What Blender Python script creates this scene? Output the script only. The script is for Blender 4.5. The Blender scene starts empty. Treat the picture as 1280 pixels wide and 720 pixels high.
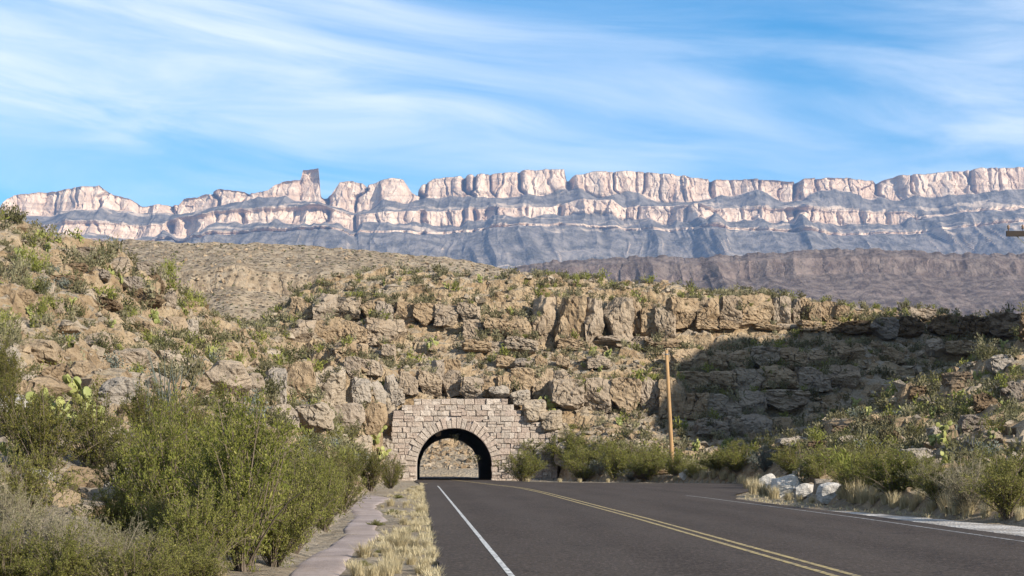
import bpy, math, random
import numpy as np
from mathutils import Vector, Matrix

# ------------------------------------------------------------------ camera, sky, sun, exposure
F, CX, HY, EYE = 2200.0, 640.0, 578.0, 1.2        # focal length in photo pixels, centre column, horizon row, eye height (m)
S = bpy.context.scene
C = S.collection
cam = bpy.data.cameras.new('camera')
cam.sensor_width = 36.0
cam.lens = F / 1280 * 36.0
cam.shift_y = (HY - 360.0) / 1280.0
cam.clip_start, cam.clip_end = 0.2, 40000
cam_o = bpy.data.objects.new('camera', cam)
cam_o.location = (0, 0, EYE)
cam_o.rotation_euler = (math.pi / 2, 0, 0)
C.objects.link(cam_o)
S.camera = cam_o

SUN_DIR = Vector((0.70, -0.62, 0.42)).normalized()   # towards the sun: from the right, behind the camera
SUN_EL = math.asin(SUN_DIR.z)
SUN_AZ = math.atan2(SUN_DIR.x, SUN_DIR.y)            # clockwise from +Y
sun = bpy.data.lights.new('sun', 'SUN')
sun.energy = 5.0
sun.angle = math.radians(0.53)
sun.color = (1.0, 0.93, 0.82)
sun_o = bpy.data.objects.new('sun', sun)
sun_o.rotation_euler = SUN_DIR.to_track_quat('Z', 'Y').to_euler()
sun_o.location = SUN_DIR * 300
C.objects.link(sun_o)

S.view_settings.view_transform = 'Standard'
S.view_settings.look = 'None'
S.view_settings.gamma = 1.0
S.view_settings.use_curve_mapping = False
S.view_settings.exposure = 0.88
S.cycles.max_bounces = 6
S.cycles.diffuse_bounces = 2
S.cycles.transparent_max_bounces = 6
S.cycles.volume_bounces = 1

W = bpy.data.worlds.new('World')
S.world = W
W.use_nodes = True


class NT:
    """small helper to wire shader nodes"""
    def __init__(s, tree):
        s.t = tree
        s.n = tree.nodes
        s.l = tree.links

    def add(s, typ, props=None, **ins):
        nd = s.n.new(typ)
        for k, v in (props or {}).items():
            setattr(nd, k, v)
        for k, v in ins.items():
            key = k.replace('_', ' ')
            sock = nd.inputs.get(key) or nd.inputs.get(k)
            if sock is None:
                sock = nd.inputs[int(k[1:])]
            s.put(sock, v)
        return nd

    def put(s, sock, v):
        if isinstance(v, bpy.types.NodeSocket):
            s.l.new(v, sock)
        elif isinstance(v, bpy.types.Node):
            s.l.new(v.outputs[0], sock)
        else:
            if sock.type == 'RGBA' and len(v) == 3:
                v = (*v, 1)
            sock.default_value = v

    def math(s, op, a, b=0.0, c=0.0, clamp=False):
        nd = s.n.new('ShaderNodeMath')
        nd.operation = op
        nd.use_clamp = clamp
        for i, v in enumerate((a, b, c)):
            s.put(nd.inputs[i], v)
        return nd.outputs[0]

    def mix(s, f, a, b, mode='MIX'):
        nd = s.n.new('ShaderNodeMix')
        nd.data_type = 'RGBA'
        nd.blend_type = mode
        s.put(nd.inputs[0], f)
        s.put(nd.inputs[6], a)
        s.put(nd.inputs[7], b)
        return nd.outputs[2]

    def ramp(s, f, lo, hi):
        nd = s.n.new('ShaderNodeMapRange')
        nd.interpolation_type = 'SMOOTHSTEP'
        s.put(nd.inputs[0], f)
        nd.inputs[1].default_value = lo
        nd.inputs[2].default_value = hi
        return nd.outputs[0]

    def noise(s, vec, scale, detail=4.0, rough=0.55, dist=0.0):
        nd = s.n.new('ShaderNodeTexNoise')
        s.put(nd.inputs['Vector'], vec)
        nd.inputs['Scale'].default_value = scale
        nd.inputs['Detail'].default_value = detail
        nd.inputs['Roughness'].default_value = rough
        nd.inputs['Distortion'].default_value = dist
        return nd.outputs[0]

    def scale(s, vec, sx, sy, sz, loc=(0, 0, 0), rot=(0, 0, 0)):
        nd = s.n.new('ShaderNodeMapping')
        s.put(nd.inputs[0], vec)
        nd.inputs[1].default_value = loc
        nd.inputs[2].default_value = rot
        nd.inputs[3].default_value = (sx, sy, sz)
        return nd.outputs[0]


# daylight sky with thin streaks of cirrus over the whole dome
W.node_tree.nodes.clear()
w = NT(W.node_tree)
sky = w.add('ShaderNodeTexSky', dict(sky_type='NISHITA', sun_disc=False, sun_elevation=SUN_EL, sun_rotation=SUN_AZ,
                                     altitude=600.0, air_density=1.0, dust_density=0.0, ozone_density=4.0))
hs = w.add('ShaderNodeHueSaturation', Hue=0.492, Saturation=1.38, Value=1.5, Color=sky)
tc = w.add('ShaderNodeTexCoord').outputs['Generated']
cv = w.scale(w.scale(tc, 1, 1, 1, rot=(0, -0.10, 0)), 1.0, 1.0, 4.6, loc=(17.1, 9.0, 23.15))
warp = w.add('ShaderNodeTexNoise', Vector=cv, Scale=2.2, Detail=2.0)
wv = w.add('ShaderNodeVectorMath', dict(operation='MULTIPLY_ADD'), _0=warp.outputs[1], _1=(0.42, 0.42, 0.42), _2=cv)
big = w.noise(wv, 1.7, 3.0, 0.5)
fine = w.noise(w.scale(wv, 1, 1, 1.9), 4.6, 8.0, 0.6, 0.3)
cov = w.math('MULTIPLY', w.ramp(big, 0.27, 0.62), w.ramp(fine, 0.24, 0.78))
cov = w.math('ADD', w.math('MULTIPLY', cov, 0.70), w.math('MULTIPLY', w.ramp(big, 0.36, 0.8), 0.32), clamp=True)
cloudy = w.mix(cov, hs.outputs[0], (11.0, 11.5, 12.2))
bg = w.add('ShaderNodeBackground', Color=cloudy, Strength=0.057)
w.l.new(bg.outputs[0], w.add('ShaderNodeOutputWorld').inputs[0])

# ------------------------------------------------------------------ helpers
RNG = np.random.default_rng(7)
random.seed(7)


def tag(o, label=None, cat=None, group=None, kind=None):
    for k, v in (('label', label), ('category', cat), ('group', group), ('kind', kind)):
        if v:
            o[k] = v
    return o


def link(o, parent=None):
    C.objects.link(o)
    if parent is not None:
        o.parent = parent
    return o


def mesh_np(name, v, f, mats, smooth=False, mi=None, attr=None, pattr=None):
    """mesh from numpy vertices and an (n,3) or (n,4) face array (or a list of such arrays)"""
    me = bpy.data.meshes.new(name)
    fs = f if isinstance(f, list) else [f]
    v = np.asarray(v, np.float32)
    me.vertices.add(len(v))
    me.vertices.foreach_set('co', v.ravel())
    tot = np.concatenate([np.full(len(a), a.shape[1], np.int32) for a in fs])
    idx = np.concatenate([np.asarray(a, np.int32).ravel() for a in fs])
    me.loops.add(len(idx))
    me.polygons.add(len(tot))
    me.loops.foreach_set('vertex_index', idx)
    st = np.zeros(len(tot), np.int32)
    st[1:] = np.cumsum(tot)[:-1]
    me.polygons.foreach_set('loop_start', st)
    me.polygons.foreach_set('loop_total', tot)
    if mi is not None:
        me.polygons.foreach_set('material_index', np.asarray(mi, np.int32))
    me.polygons.foreach_set('use_smooth', np.full(len(tot), bool(smooth)))
    for m in (mats if isinstance(mats, (list, tuple)) else [mats]):
        me.materials.append(m)
    if attr is not None:
        a = me.attributes.new('tint', 'FLOAT', 'FACE')
        a.data.foreach_set('value', np.asarray(attr, np.float32))
    if pattr is not None:
        a = me.attributes.new('bed', 'FLOAT', 'POINT')
        a.data.foreach_set('value', np.asarray(pattr, np.float32))
    me.update(calc_edges=True)
    return me


def obj(name, me, parent=None, loc=(0, 0, 0), rot=(0, 0, 0), sc=(1, 1, 1)):
    o = bpy.data.objects.new(name, me)
    o.location, o.rotation_euler, o.scale = loc, rot, sc
    return link(o, parent)


def empty(name, loc, rz=0.0, sc=1.0):
    o = bpy.data.objects.new(name, None)
    o.empty_display_size = 0.3
    o.location = loc
    o.rotation_euler = (0, 0, rz)
    o.scale = (sc, sc, sc) if not hasattr(sc, '__len__') else sc
    return link(o)


def pix(px, py, y):
    return ((px - CX) / F * y, y, EYE + (HY - py) / F * y)


def hash2(ix, iy, seed):
    h = (ix.astype(np.int64) * 374761393 + iy.astype(np.int64) * 668265263 + seed * 1442695041) & 0xFFFFFFFF
    h = ((h ^ (h >> 13)) * 1274126177) & 0xFFFFFFFF
    h = ((h ^ (h >> 16)) * 2246822519) & 0xFFFFFFFF
    return ((h ^ (h >> 15)) & 0xFFFFFF) / float(0xFFFFFF)


def vnoise(x, y, seed=0):
    ix, iy = np.floor(x), np.floor(y)
    fx, fy = x - ix, y - iy
    fx, fy = fx * fx * fx * (fx * (fx * 6 - 15) + 10), fy * fy * fy * (fy * (fy * 6 - 15) + 10)
    a, b = hash2(ix, iy, seed), hash2(ix + 1, iy, seed)
    c, d = hash2(ix, iy + 1, seed), hash2(ix + 1, iy + 1, seed)
    return (a + (b - a) * fx) * (1 - fy) + (c + (d - c) * fx) * fy


def fbm(x, y, seed=0, octv=4, gain=0.5):
    s, a, n = 0.0, 1.0, 0.0
    for k in range(octv):
        s = s + a * vnoise(x * 2 ** k + 17.3 * k, y * 2 ** k - 9.1 * k, seed + k)
        n += a
        a *= gain
    return s / n * 2 - 1


def ridged(x, y, seed=0, octv=3):
    s, a, n = 0.0, 1.0, 0.0
    for k in range(octv):
        s = s + a * (1 - np.abs(vnoise(x * 2 ** k, y * 2 ** k, seed + k) * 2 - 1))
        n += a
        a *= 0.5
    return s / n


def cells(x, y, size, seed):
    """Worley cells: random value of the nearest cell and distance to its border"""
    gx, gy = x / size, y / size
    ix, iy = np.floor(gx), np.floor(gy)
    f1 = np.full(x.shape, 9.0)
    f2 = np.full(x.shape, 9.0)
    val = np.zeros(x.shape)
    for dx in (-1, 0, 1):
        for dy in (-1, 0, 1):
            cx, cy = ix + dx, iy + dy
            d = np.hypot(cx + hash2(cx, cy, seed) - gx, cy + hash2(cx, cy, seed + 5) - gy)
            near = d < f1
            f2 = np.where(near, f1, np.minimum(f2, d))
            val = np.where(near, hash2(cx, cy, seed + 9), val)
            f1 = np.where(near, d, f1)
    return val, f2 - f1


def sstep(a, b, x):
    t = np.clip((x - a) / (b - a), 0, 1)
    return t * t * (3 - 2 * t)


def grid_faces(nr, nc):
    i = np.arange(nr - 1)[:, None] * nc + np.arange(nc - 1)[None, :]
    return np.stack([i, i + 1, i + nc + 1, i + nc], -1).reshape(-1, 4)


# ------------------------------------------------------------------ materials
def material(name, rough=0.9, spec=0.25):
    m = bpy.data.materials.new(name)
    m.use_nodes = True
    n = NT(m.node_tree)
    b = n.n['Principled BSDF']
    b.inputs['Roughness'].default_value = rough
    b.inputs['Specular IOR Level'].default_value = spec
    n.bsdf = b
    return m, n


def bump(n, h, strength=0.5, dist=0.1):
    nd = n.add('ShaderNodeBump', Strength=strength, Distance=dist, Height=h)
    n.l.new(nd.outputs[0], n.bsdf.inputs['Normal'])


def ocoord(n):
    return n.add('ShaderNodeTexCoord').outputs['Object']


def orandom(n):
    return n.add('ShaderNodeObjectInfo').outputs['Random']


def position(n):
    return n.add('ShaderNodeNewGeometry').outputs['Position']


def normal_z(n):
    g = n.add('ShaderNodeNewGeometry')
    return n.add('ShaderNodeSeparateXYZ', Vector=g.outputs['True Normal']).outputs[2]


def rock_material(name, pale, mid, dark, sc=1.0, cracks=0.8):
    m, n = material(name, 0.92, 0.2)
    p = position(n)
    a = n.noise(p, 0.45 * sc, 5, 0.6)
    b = n.noise(n.scale(p, 1, 1, 0.35), 2.2 * sc, 6, 0.65, 0.6)
    st = n.noise(n.scale(p, 0.25, 0.25, 2.6), 1.0 * sc, 4, 0.6)
    col = n.mix(n.ramp(a, 0.36, 0.64), mid, pale)
    col = n.mix(n.math('MULTIPLY', n.ramp(b, 0.52, 0.72), 0.75), col, dark)
    col = n.mix(n.math('MULTIPLY', n.ramp(st, 0.5, 0.75), 0.35), col, tuple(c * 1.15 for c in pale))
    wp = n.add('ShaderNodeTexNoise', Vector=p, Scale=0.9 * sc, Detail=4.0)
    cvx = n.add('ShaderNodeVectorMath', dict(operation='MULTIPLY_ADD'), _0=wp.outputs[1], _1=(1.1 / sc, 1.1 / sc, 1.1 / sc), _2=n.scale(p, 1, 1, 0.42))
    ck = n.add('ShaderNodeTexVoronoi', dict(feature='DISTANCE_TO_EDGE'), Vector=cvx, Scale=0.62 * sc)
    crack = n.math('MULTIPLY', n.ramp(ck.outputs['Distance'], 0.03, 0.0), n.math('MULTIPLY', n.ramp(n.noise(p, 0.5 * sc, 2), 0.47, 0.62), cracks))
    col = n.mix(n.math('MULTIPLY', crack, 0.8), col, tuple(c * 0.45 for c in dark))
    r = orandom(n)
    col = n.mix(n.math('MULTIPLY', r, 0.45), col, n.mix(n.ramp(r, 0.4, 0.6), mid, (0.30, 0.275, 0.25)))
    n.put(n.bsdf.inputs['Base Color'], col)
    h = n.math('ADD', n.noise(p, 3.0 * sc, 8, 0.7), n.math('MULTIPLY', n.noise(n.scale(p, 1, 1, 3.0), 1.3 * sc, 4, 0.6), 0.8))
    h = n.math('SUBTRACT', h, n.math('MULTIPLY', crack, 1.6))
    bump(n, h, 1.0, 0.26 / sc)
    return m


M = {}
M['rock'] = rock_material('tan limestone', (0.365, 0.27, 0.172), (0.265, 0.187, 0.112), (0.12, 0.08, 0.048))
M['rock_brown'] = rock_material('brown weathered rock', (0.21, 0.145, 0.085), (0.14, 0.092, 0.052), (0.05, 0.034, 0.02))
M['rock_white'] = rock_material('white limestone', (0.60, 0.56, 0.50), (0.47, 0.43, 0.38), (0.22, 0.19, 0.16), 3.0, 0.0)
M['rock_grey'] = rock_material('grey limestone', (0.385, 0.315, 0.235), (0.30, 0.237, 0.168), (0.14, 0.105, 0.072))

# hillside soil and broken rock
m, n = material('hillside ground', 0.95, 0.15)
p = position(n)
nz = normal_z(n)
a = n.noise(p, 0.16, 5, 0.6)
b = n.noise(p, 1.4, 7, 0.68, 0.4)
vor = n.add('ShaderNodeTexVoronoi', Vector=n.scale(p, 1, 1, 1.6), Scale=1.9)
vor2 = n.add('ShaderNodeTexVoronoi', Vector=p, Scale=5.5)
soil = n.mix(n.ramp(a, 0.35, 0.65), (0.265, 0.205, 0.135), (0.34, 0.283, 0.21))
soil = n.mix(n.math('MULTIPLY', n.ramp(b, 0.5, 0.68), 0.7), soil, (0.17, 0.145, 0.085))
soil = n.mix(0.35, soil, n.mix(vor2.outputs['Distance'], (0.44, 0.38, 0.30), (0.18, 0.13, 0.085)))
rock = n.mix(n.ramp(n.noise(p, 0.5, 5, 0.6), 0.35, 0.65), (0.255, 0.175, 0.10), (0.37, 0.28, 0.178))
rock = n.mix(n.math('MULTIPLY', n.ramp(n.noise(n.scale(p, 1, 1, 0.4), 1.7, 6, 0.65), 0.52, 0.7), 0.8), rock, (0.12, 0.082, 0.05))
col = n.mix(n.ramp(nz, 0.80, 0.62), soil, rock)
n.put(n.bsdf.inputs['Base Color'], col)
h = n.math('ADD', n.math('MULTIPLY', n.noise(p, 2.2, 8, 0.7), 1.2), n.math('MULTIPLY', vor.outputs['Distance'], 0.9))
h = n.math('ADD', h, n.math('MULTIPLY', vor2.outputs['Distance'], 0.35))
bump(n, h, 1.0, 0.28)
M['hill'] = m


def far_rock(name, cliff_a, cliff_b, talus_a, talus_b, sc, lo, hi, band=None, speck=0.0):
    m, n = material(name, 0.95, 0.1)
    p = position(n)
    nz = normal_z(n)
    v = n.noise(n.scale(p, 1, 1, 0.14), 5.0 * sc, 6, 0.65, 0.3)
    s = n.noise(n.scale(p, 0.15, 0.15, 3.0), 3.5 * sc, 4, 0.6)
    cl = n.mix(n.ramp(v, 0.36, 0.64), cliff_a, cliff_b)
    cl = n.mix(n.math('MULTIPLY', n.ramp(s, 0.52, 0.66), 0.5), cl, tuple(c * 0.55 for c in cliff_a))
    ta = n.mix(n.ramp(n.noise(p, 4.0 * sc, 6, 0.65), 0.38, 0.62), talus_a, talus_b)
    if speck:
        vo = n.add('ShaderNodeTexVoronoi', Vector=p, Scale=speck)
        ta = n.mix(n.ramp(n.math('ADD', vo.outputs['Distance'], n.math('MULTIPLY', n.noise(p, 0.8 * sc), 0.3)), 0.56, 0.36), ta, tuple(c * 0.33 for c in talus_a))
    jit = n.math('MULTIPLY', n.math('SUBTRACT', n.noise(p, 6.0 * sc, 4, 0.6), 0.5), 0.5)
    edge = n.math('ADD', nz, jit)
    bd = n.math('ADD', n.add('ShaderNodeAttribute', dict(attribute_name='bed')).outputs['Fac'], jit)
    col = n.mix(n.math('MAXIMUM', n.math('MULTIPLY', n.ramp(edge, hi, lo), 0.6), n.ramp(bd, 0.35, 0.6)), ta, cl)
    if band:
        z = n.add('ShaderNodeSeparateXYZ', Vector=p).outputs[2]
        z = n.math('ADD', z, n.math('MULTIPLY', n.noise(n.scale(p, 1, 1, 0.1), 1.2 * sc, 3), band[0]))
        wv_ = n.add('ShaderNodeTexNoise', dict(noise_dimensions='1D'), W=n.math('MULTIPLY', z, band[1]), Scale=1.0, Detail=2.0)
        k = n.math('MULTIPLY', n.ramp(wv_.outputs[0], 0.60, 0.66), n.ramp(n.noise(p, 2.0 * sc, 4), 0.40, 0.6))
        col = n.mix(n.math('MULTIPLY', k, 0.5), col, cliff_b)
    n.put(n.bsdf.inputs['Base Color'], col)
    bump(n, n.math('ADD', v, n.noise(p, 7.0 * sc, 6, 0.7)), 0.8, 0.12 / sc)
    return m


M['mountain'] = far_rock('mountain limestone', (0.46, 0.32, 0.225), (0.70, 0.535, 0.395), (0.10, 0.09, 0.077), (0.22, 0.19, 0.165),
                         0.0035, 0.34, 0.62, (150.0, 0.022))
M['ridge'] = far_rock('mauve desert ridge', (0.13, 0.092, 0.082), (0.27, 0.205, 0.175), (0.10, 0.075, 0.066), (0.19, 0.148, 0.125),
                      0.012, 0.5, 0.75, (40.0, 0.03), 0.0)
M['mesa'] = far_rock('tan desert mesa', (0.19, 0.13, 0.08), (0.38, 0.28, 0.18), (0.23, 0.172, 0.11), (0.36, 0.285, 0.198),
                     0.05, 0.5, 0.78, (8.0, 0.12), 0.42)

m, n = material('desert floor', 0.95, 0.1)
p = position(n)
n.put(n.bsdf.inputs['Base Color'], n.mix(n.ramp(n.noise(p, 0.05, 8, 0.7), 0.4, 0.6), (0.2, 0.16, 0.1), (0.33, 0.27, 0.19)))
M['desert'] = m

m, n = material('worn asphalt', 0.95, 0.12)
p = position(n)
big_ = n.noise(n.scale(p, 0.9, 0.12, 1, rot=(0, 0, 0.05)), 0.6, 5, 0.6)
fine_ = n.noise(p, 16.0, 3, 0.8)
agg = n.add('ShaderNodeTexVoronoi', Vector=p, Scale=26.0)
mid_ = n.noise(p, 2.6, 6, 0.75)
col = n.mix(n.ramp(big_, 0.35, 0.68), (0.027, 0.0205, 0.0162), (0.047, 0.0365, 0.029))
sx = n.add('ShaderNodeSeparateXYZ', Vector=p)
u_ = n.math('ADD', sx.outputs[0], n.math('MULTIPLY', sx.outputs[1], 0.05))
trk = n.math('MULTIPLY', n.math('ADD', n.math('SINE', n.math('MULTIPLY', u_, 3.55)), 1.0), 0.5)
col = n.mix(n.math('MULTIPLY', n.math('MULTIPLY', trk, n.noise(n.scale(p, 1, 0.15, 1), 1.2, 5, 0.6)), 0.55), col, (0.066, 0.055, 0.046))
cw = n.add('ShaderNodeTexNoise', Vector=p, Scale=0.8, Detail=5.0)
cq = n.add('ShaderNodeVectorMath', dict(operation='MULTIPLY_ADD'), _0=cw.outputs[1], _1=(1.6, 1.6, 0.0), _2=n.scale(p, 1.0, 0.45, 1.0))
cz = n.add('ShaderNodeTexVoronoi', dict(feature='DISTANCE_TO_EDGE'), Vector=cq, Scale=0.30)
col = n.mix(n.math('MULTIPLY', n.ramp(cz.outputs['Distance'], 0.012, 0.0), 0.65), col, (0.014, 0.012, 0.011))
col = n.mix(n.math('MULTIPLY', n.ramp(mid_, 0.42, 0.68), 0.55), col, (0.056, 0.045, 0.038))
col = n.mix(n.math('MULTIPLY', n.ramp(fine_, 0.45, 0.7), 0.7), col, (0.115, 0.088, 0.074))
col = n.mix(n.math('MULTIPLY', n.ramp(agg.outputs['Color'], 0.72, 0.95), 0.35), col, (0.20, 0.15, 0.13))
n.put(n.bsdf.inputs['Base Color'], col)
bump(n, n.math('ADD', fine_, n.math('MULTIPLY', agg.outputs['Distance'], 0.8)), 0.6, 0.012)
M['asphalt'] = m


def paint(name, c, lo, hi):
    m, n = material(name, 0.7, 0.3)
    p = position(n)
    k = n.ramp(n.noise(p, 9.0, 6, 0.7), lo, hi)
    n.put(n.bsdf.inputs['Base Color'], n.mix(k, (0.075, 0.062, 0.055), c))
    return m


M['white_paint'] = paint('worn white road paint', (0.56, 0.55, 0.52), 0.36, 0.58)
M['faint_paint'] = paint('faded white road paint', (0.36, 0.35, 0.33), 0.40, 0.66)
M['yellow_paint'] = paint('worn yellow road paint', (0.44, 0.325, 0.115), 0.36, 0.62)

m, n = material('pinkish dirt path', 0.95, 0.1)
p = position(n)
g = n.noise(p, 6.0, 8, 0.75)
col = n.mix(n.ramp(n.noise(p, 0.7, 4), 0.35, 0.65), (0.25, 0.20, 0.178), (0.335, 0.272, 0.243))
col = n.mix(n.math('MULTIPLY', n.ramp(g, 0.5, 0.7), 0.5), col, (0.22, 0.17, 0.145))
col = n.mix(n.math('MULTIPLY', n.ramp(n.noise(p, 2.3, 6, 0.7), 0.48, 0.66), 0.5), col, (0.25, 0.195, 0.15))
n.put(n.bsdf.inputs['Base Color'], col)
bump(n, g, 0.7, 0.04)
M['path'] = m

m, n = material('pale gravel', 0.95, 0.15)
p = position(n)
vo = n.add('ShaderNodeTexVoronoi', Vector=p, Scale=18.0)
col = n.mix(n.ramp(n.noise(p, 1.1, 6, 0.7), 0.36, 0.66), (0.30, 0.265, 0.23), (0.60, 0.565, 0.52))
col = n.mix(n.math('MULTIPLY', vo.outputs['Distance'], 0.6), col, (0.17, 0.15, 0.13))
n.put(n.bsdf.inputs['Base Color'], col)
bump(n, vo.outputs['Distance'], 0.8, 0.03)
M['gravel'] = m

m, n = material('portal stone', 0.9, 0.2)
p = position(n)
r = orandom(n)
cr = n.add('ShaderNodeValToRGB', Fac=r)
e = cr.color_ramp.elements
e[0].position, e[0].color = 0.0, (0.38, 0.30, 0.25, 1)
e[1].position, e[1].color = 1.0, (0.58, 0.53, 0.47, 1)
for q, cc in ((0.14, (0.46, 0.37, 0.315)), (0.32, (0.42, 0.36, 0.305)), (0.48, (0.52, 0.44, 0.375)), (0.68, (0.46, 0.41, 0.36)), (0.86, (0.64, 0.575, 0.51))):
    k = e.new(q)
    k.color = (*cc, 1)
cr.color_ramp.interpolation = 'CONSTANT'
g = n.noise(p, 5.0, 7, 0.7)
col = n.mix(n.math('MULTIPLY', n.ramp(g, 0.42, 0.7), 0.6), cr.outputs[0], (0.25, 0.20, 0.165))
col = n.mix(1.0, col, (0.88, 0.82, 0.765), 'MULTIPLY')
col = n.mix(0.3, col, (0.40, 0.352, 0.30))
n.put(n.bsdf.inputs['Base Color'], col)
bump(n, n.math('ADD', g, n.noise(p, 2.0, 5, 0.7)), 1.0, 0.14)
M['stone'] = m

m, n = material('mortar', 0.95, 0.1)
p = position(n)
n.put(n.bsdf.inputs['Base Color'], n.mix(n.noise(p, 4.0, 6, 0.7), (0.33, 0.28, 0.245), (0.52, 0.46, 0.41)))
M['mortar'] = m

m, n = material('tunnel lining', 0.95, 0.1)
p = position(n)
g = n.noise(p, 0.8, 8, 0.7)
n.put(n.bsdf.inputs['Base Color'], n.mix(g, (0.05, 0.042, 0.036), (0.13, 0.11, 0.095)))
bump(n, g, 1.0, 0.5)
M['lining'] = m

m, n = material('orange brown pole wood', 0.75, 0.3)
p = ocoord(n)
g = n.noise(n.scale(p, 9, 9, 0.35), 3.0, 6, 0.65)
n.put(n.bsdf.inputs['Base Color'], n.mix(n.ramp(g, 0.35, 0.65), (0.23, 0.135, 0.062), (0.40, 0.245, 0.11)))
bump(n, g, 0.5, 0.02)
M['pole'] = m

m, n = material('dark treated timber', 0.8, 0.2)
n.put(n.bsdf.inputs['Base Color'], n.mix(n.noise(n.scale(ocoord(n), 1, 8, 8), 2.0, 5), (0.018, 0.014, 0.012), (0.05, 0.038, 0.03)))
M['timber'] = m
m, n = material('galvanised steel', 0.5, 0.5)
n.put(n.bsdf.inputs['Base Color'], n.mix(n.noise(ocoord(n), 6.0, 4), (0.16, 0.16, 0.16), (0.28, 0.28, 0.27)))
n.bsdf.inputs['Metallic'].default_value = 0.6
M['steel'] = m
m, n = material('porcelain', 0.25, 0.5)
n.put(n.bsdf.inputs['Base Color'], n.mix(n.noise(ocoord(n), 3.0, 2), (0.20, 0.13, 0.09), (0.26, 0.17, 0.12)))
M['porcelain'] = m


def foliage(name, c1, c2, c3, trans=0.3, var=0.5):
    """leaf material: colours mixed per leaf (tint) and per plant"""
    m, n = material(name, 0.75, 0.25)
    t = n.add('ShaderNodeAttribute', dict(attribute_name='tint')).outputs['Fac']
    r = orandom(n)
    col = n.mix(n.ramp(t, 0.0, 0.75), c1, c2)
    col = n.mix(n.ramp(t, 0.72, 1.0), col, c3)
    col = n.mix(n.math('MULTIPLY', n.ramp(r, 0.0, 1.0), var), col, c3)
    n.put(n.bsdf.inputs['Base Color'], col)
    tr = n.add('ShaderNodeBsdfTranslucent', Color=col)
    mx = n.add('ShaderNodeMixShader', _0=trans)
    n.l.new(n.bsdf.outputs[0], mx.inputs[1])
    n.l.new(tr.outputs[0], mx.inputs[2])
    n.l.new(mx.outputs[0], n.n['Material Output'].inputs[0])
    return m


M['leaf_olive'] = foliage('olive creosote leaves', (0.095, 0.10, 0.018), (0.18, 0.175, 0.038), (0.30, 0.265, 0.085), 0.4, 0.25)
M['leaf_green'] = foliage('green mesquite leaves', (0.105, 0.118, 0.018), (0.205, 0.205, 0.04), (0.35, 0.32, 0.095), 0.42, 0.2)
M['leaf_dark'] = foliage('dark creosote leaves', (0.07, 0.076, 0.014), (0.145, 0.135, 0.026), (0.23, 0.19, 0.045), 0.35, 0.2)
M['leaf_grey'] = foliage('grey sage leaves', (0.10, 0.115, 0.085), (0.17, 0.185, 0.15), (0.24, 0.25, 0.21), 0.2, 0.2)
M['leaf_dry'] = foliage('dry brown twigs', (0.11, 0.105, 0.045), (0.20, 0.18, 0.09), (0.33, 0.29, 0.19), 0.25, 0.3)
M['leaf_hill'] = foliage('hillside shrub leaves', (0.05, 0.055, 0.017), (0.105, 0.10, 0.038), (0.16, 0.135, 0.075), 0.25, 0.6)
M['leaf_yellow'] = foliage('yellow green shrub leaves', (0.12, 0.14, 0.02), (0.20, 0.21, 0.04), (0.27, 0.25, 0.08), 0.3, 0.3)
M['dry_grass'] = foliage('straw dry grass', (0.33, 0.26, 0.14), (0.47, 0.385, 0.225), (0.60, 0.52, 0.34), 0.3, 0.4)
m, n = material('grey brown bark', 0.9, 0.1)
n.put(n.bsdf.inputs['Base Color'], n.mix(n.noise(ocoord(n), 6.0, 5), (0.09, 0.065, 0.045), (0.20, 0.16, 0.12)))
M['bark'] = m
m, n = material('pale dead twigs', 0.9, 0.1)
n.put(n.bsdf.inputs['Base Color'], n.mix(n.noise(ocoord(n), 6.0, 5), (0.16, 0.13, 0.085), (0.34, 0.29, 0.21)))
M['twig'] = m
m, n = material('prickly pear skin', 0.6, 0.35)
p = ocoord(n)
vo = n.add('ShaderNodeTexVoronoi', Vector=p, Scale=11.0)
col = n.mix(orandom(n), (0.12, 0.15, 0.04), (0.22, 0.225, 0.06))
col = n.mix(n.math('MULTIPLY', n.noise(p, 2.5, 4), 0.5), col, (0.33, 0.30, 0.10))
col = n.mix(n.ramp(vo.outputs['Distance'], 0.16, 0.07), col, (0.45, 0.40, 0.25))
n.put(n.bsdf.inputs['Base Color'], col)
M['cactus'] = m

# ------------------------------------------------------------------ far ground and far hills
g = mesh_np('ground', [(-12000, -3000, 0), (12000, -3000, 0), (12000, 12000, 0), (-12000, 12000, 0)], np.array([[0, 1, 2, 3]]), M['desert'])
tag(obj('ground', g, loc=(0, 0, -0.9)), kind='structure')


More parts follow.
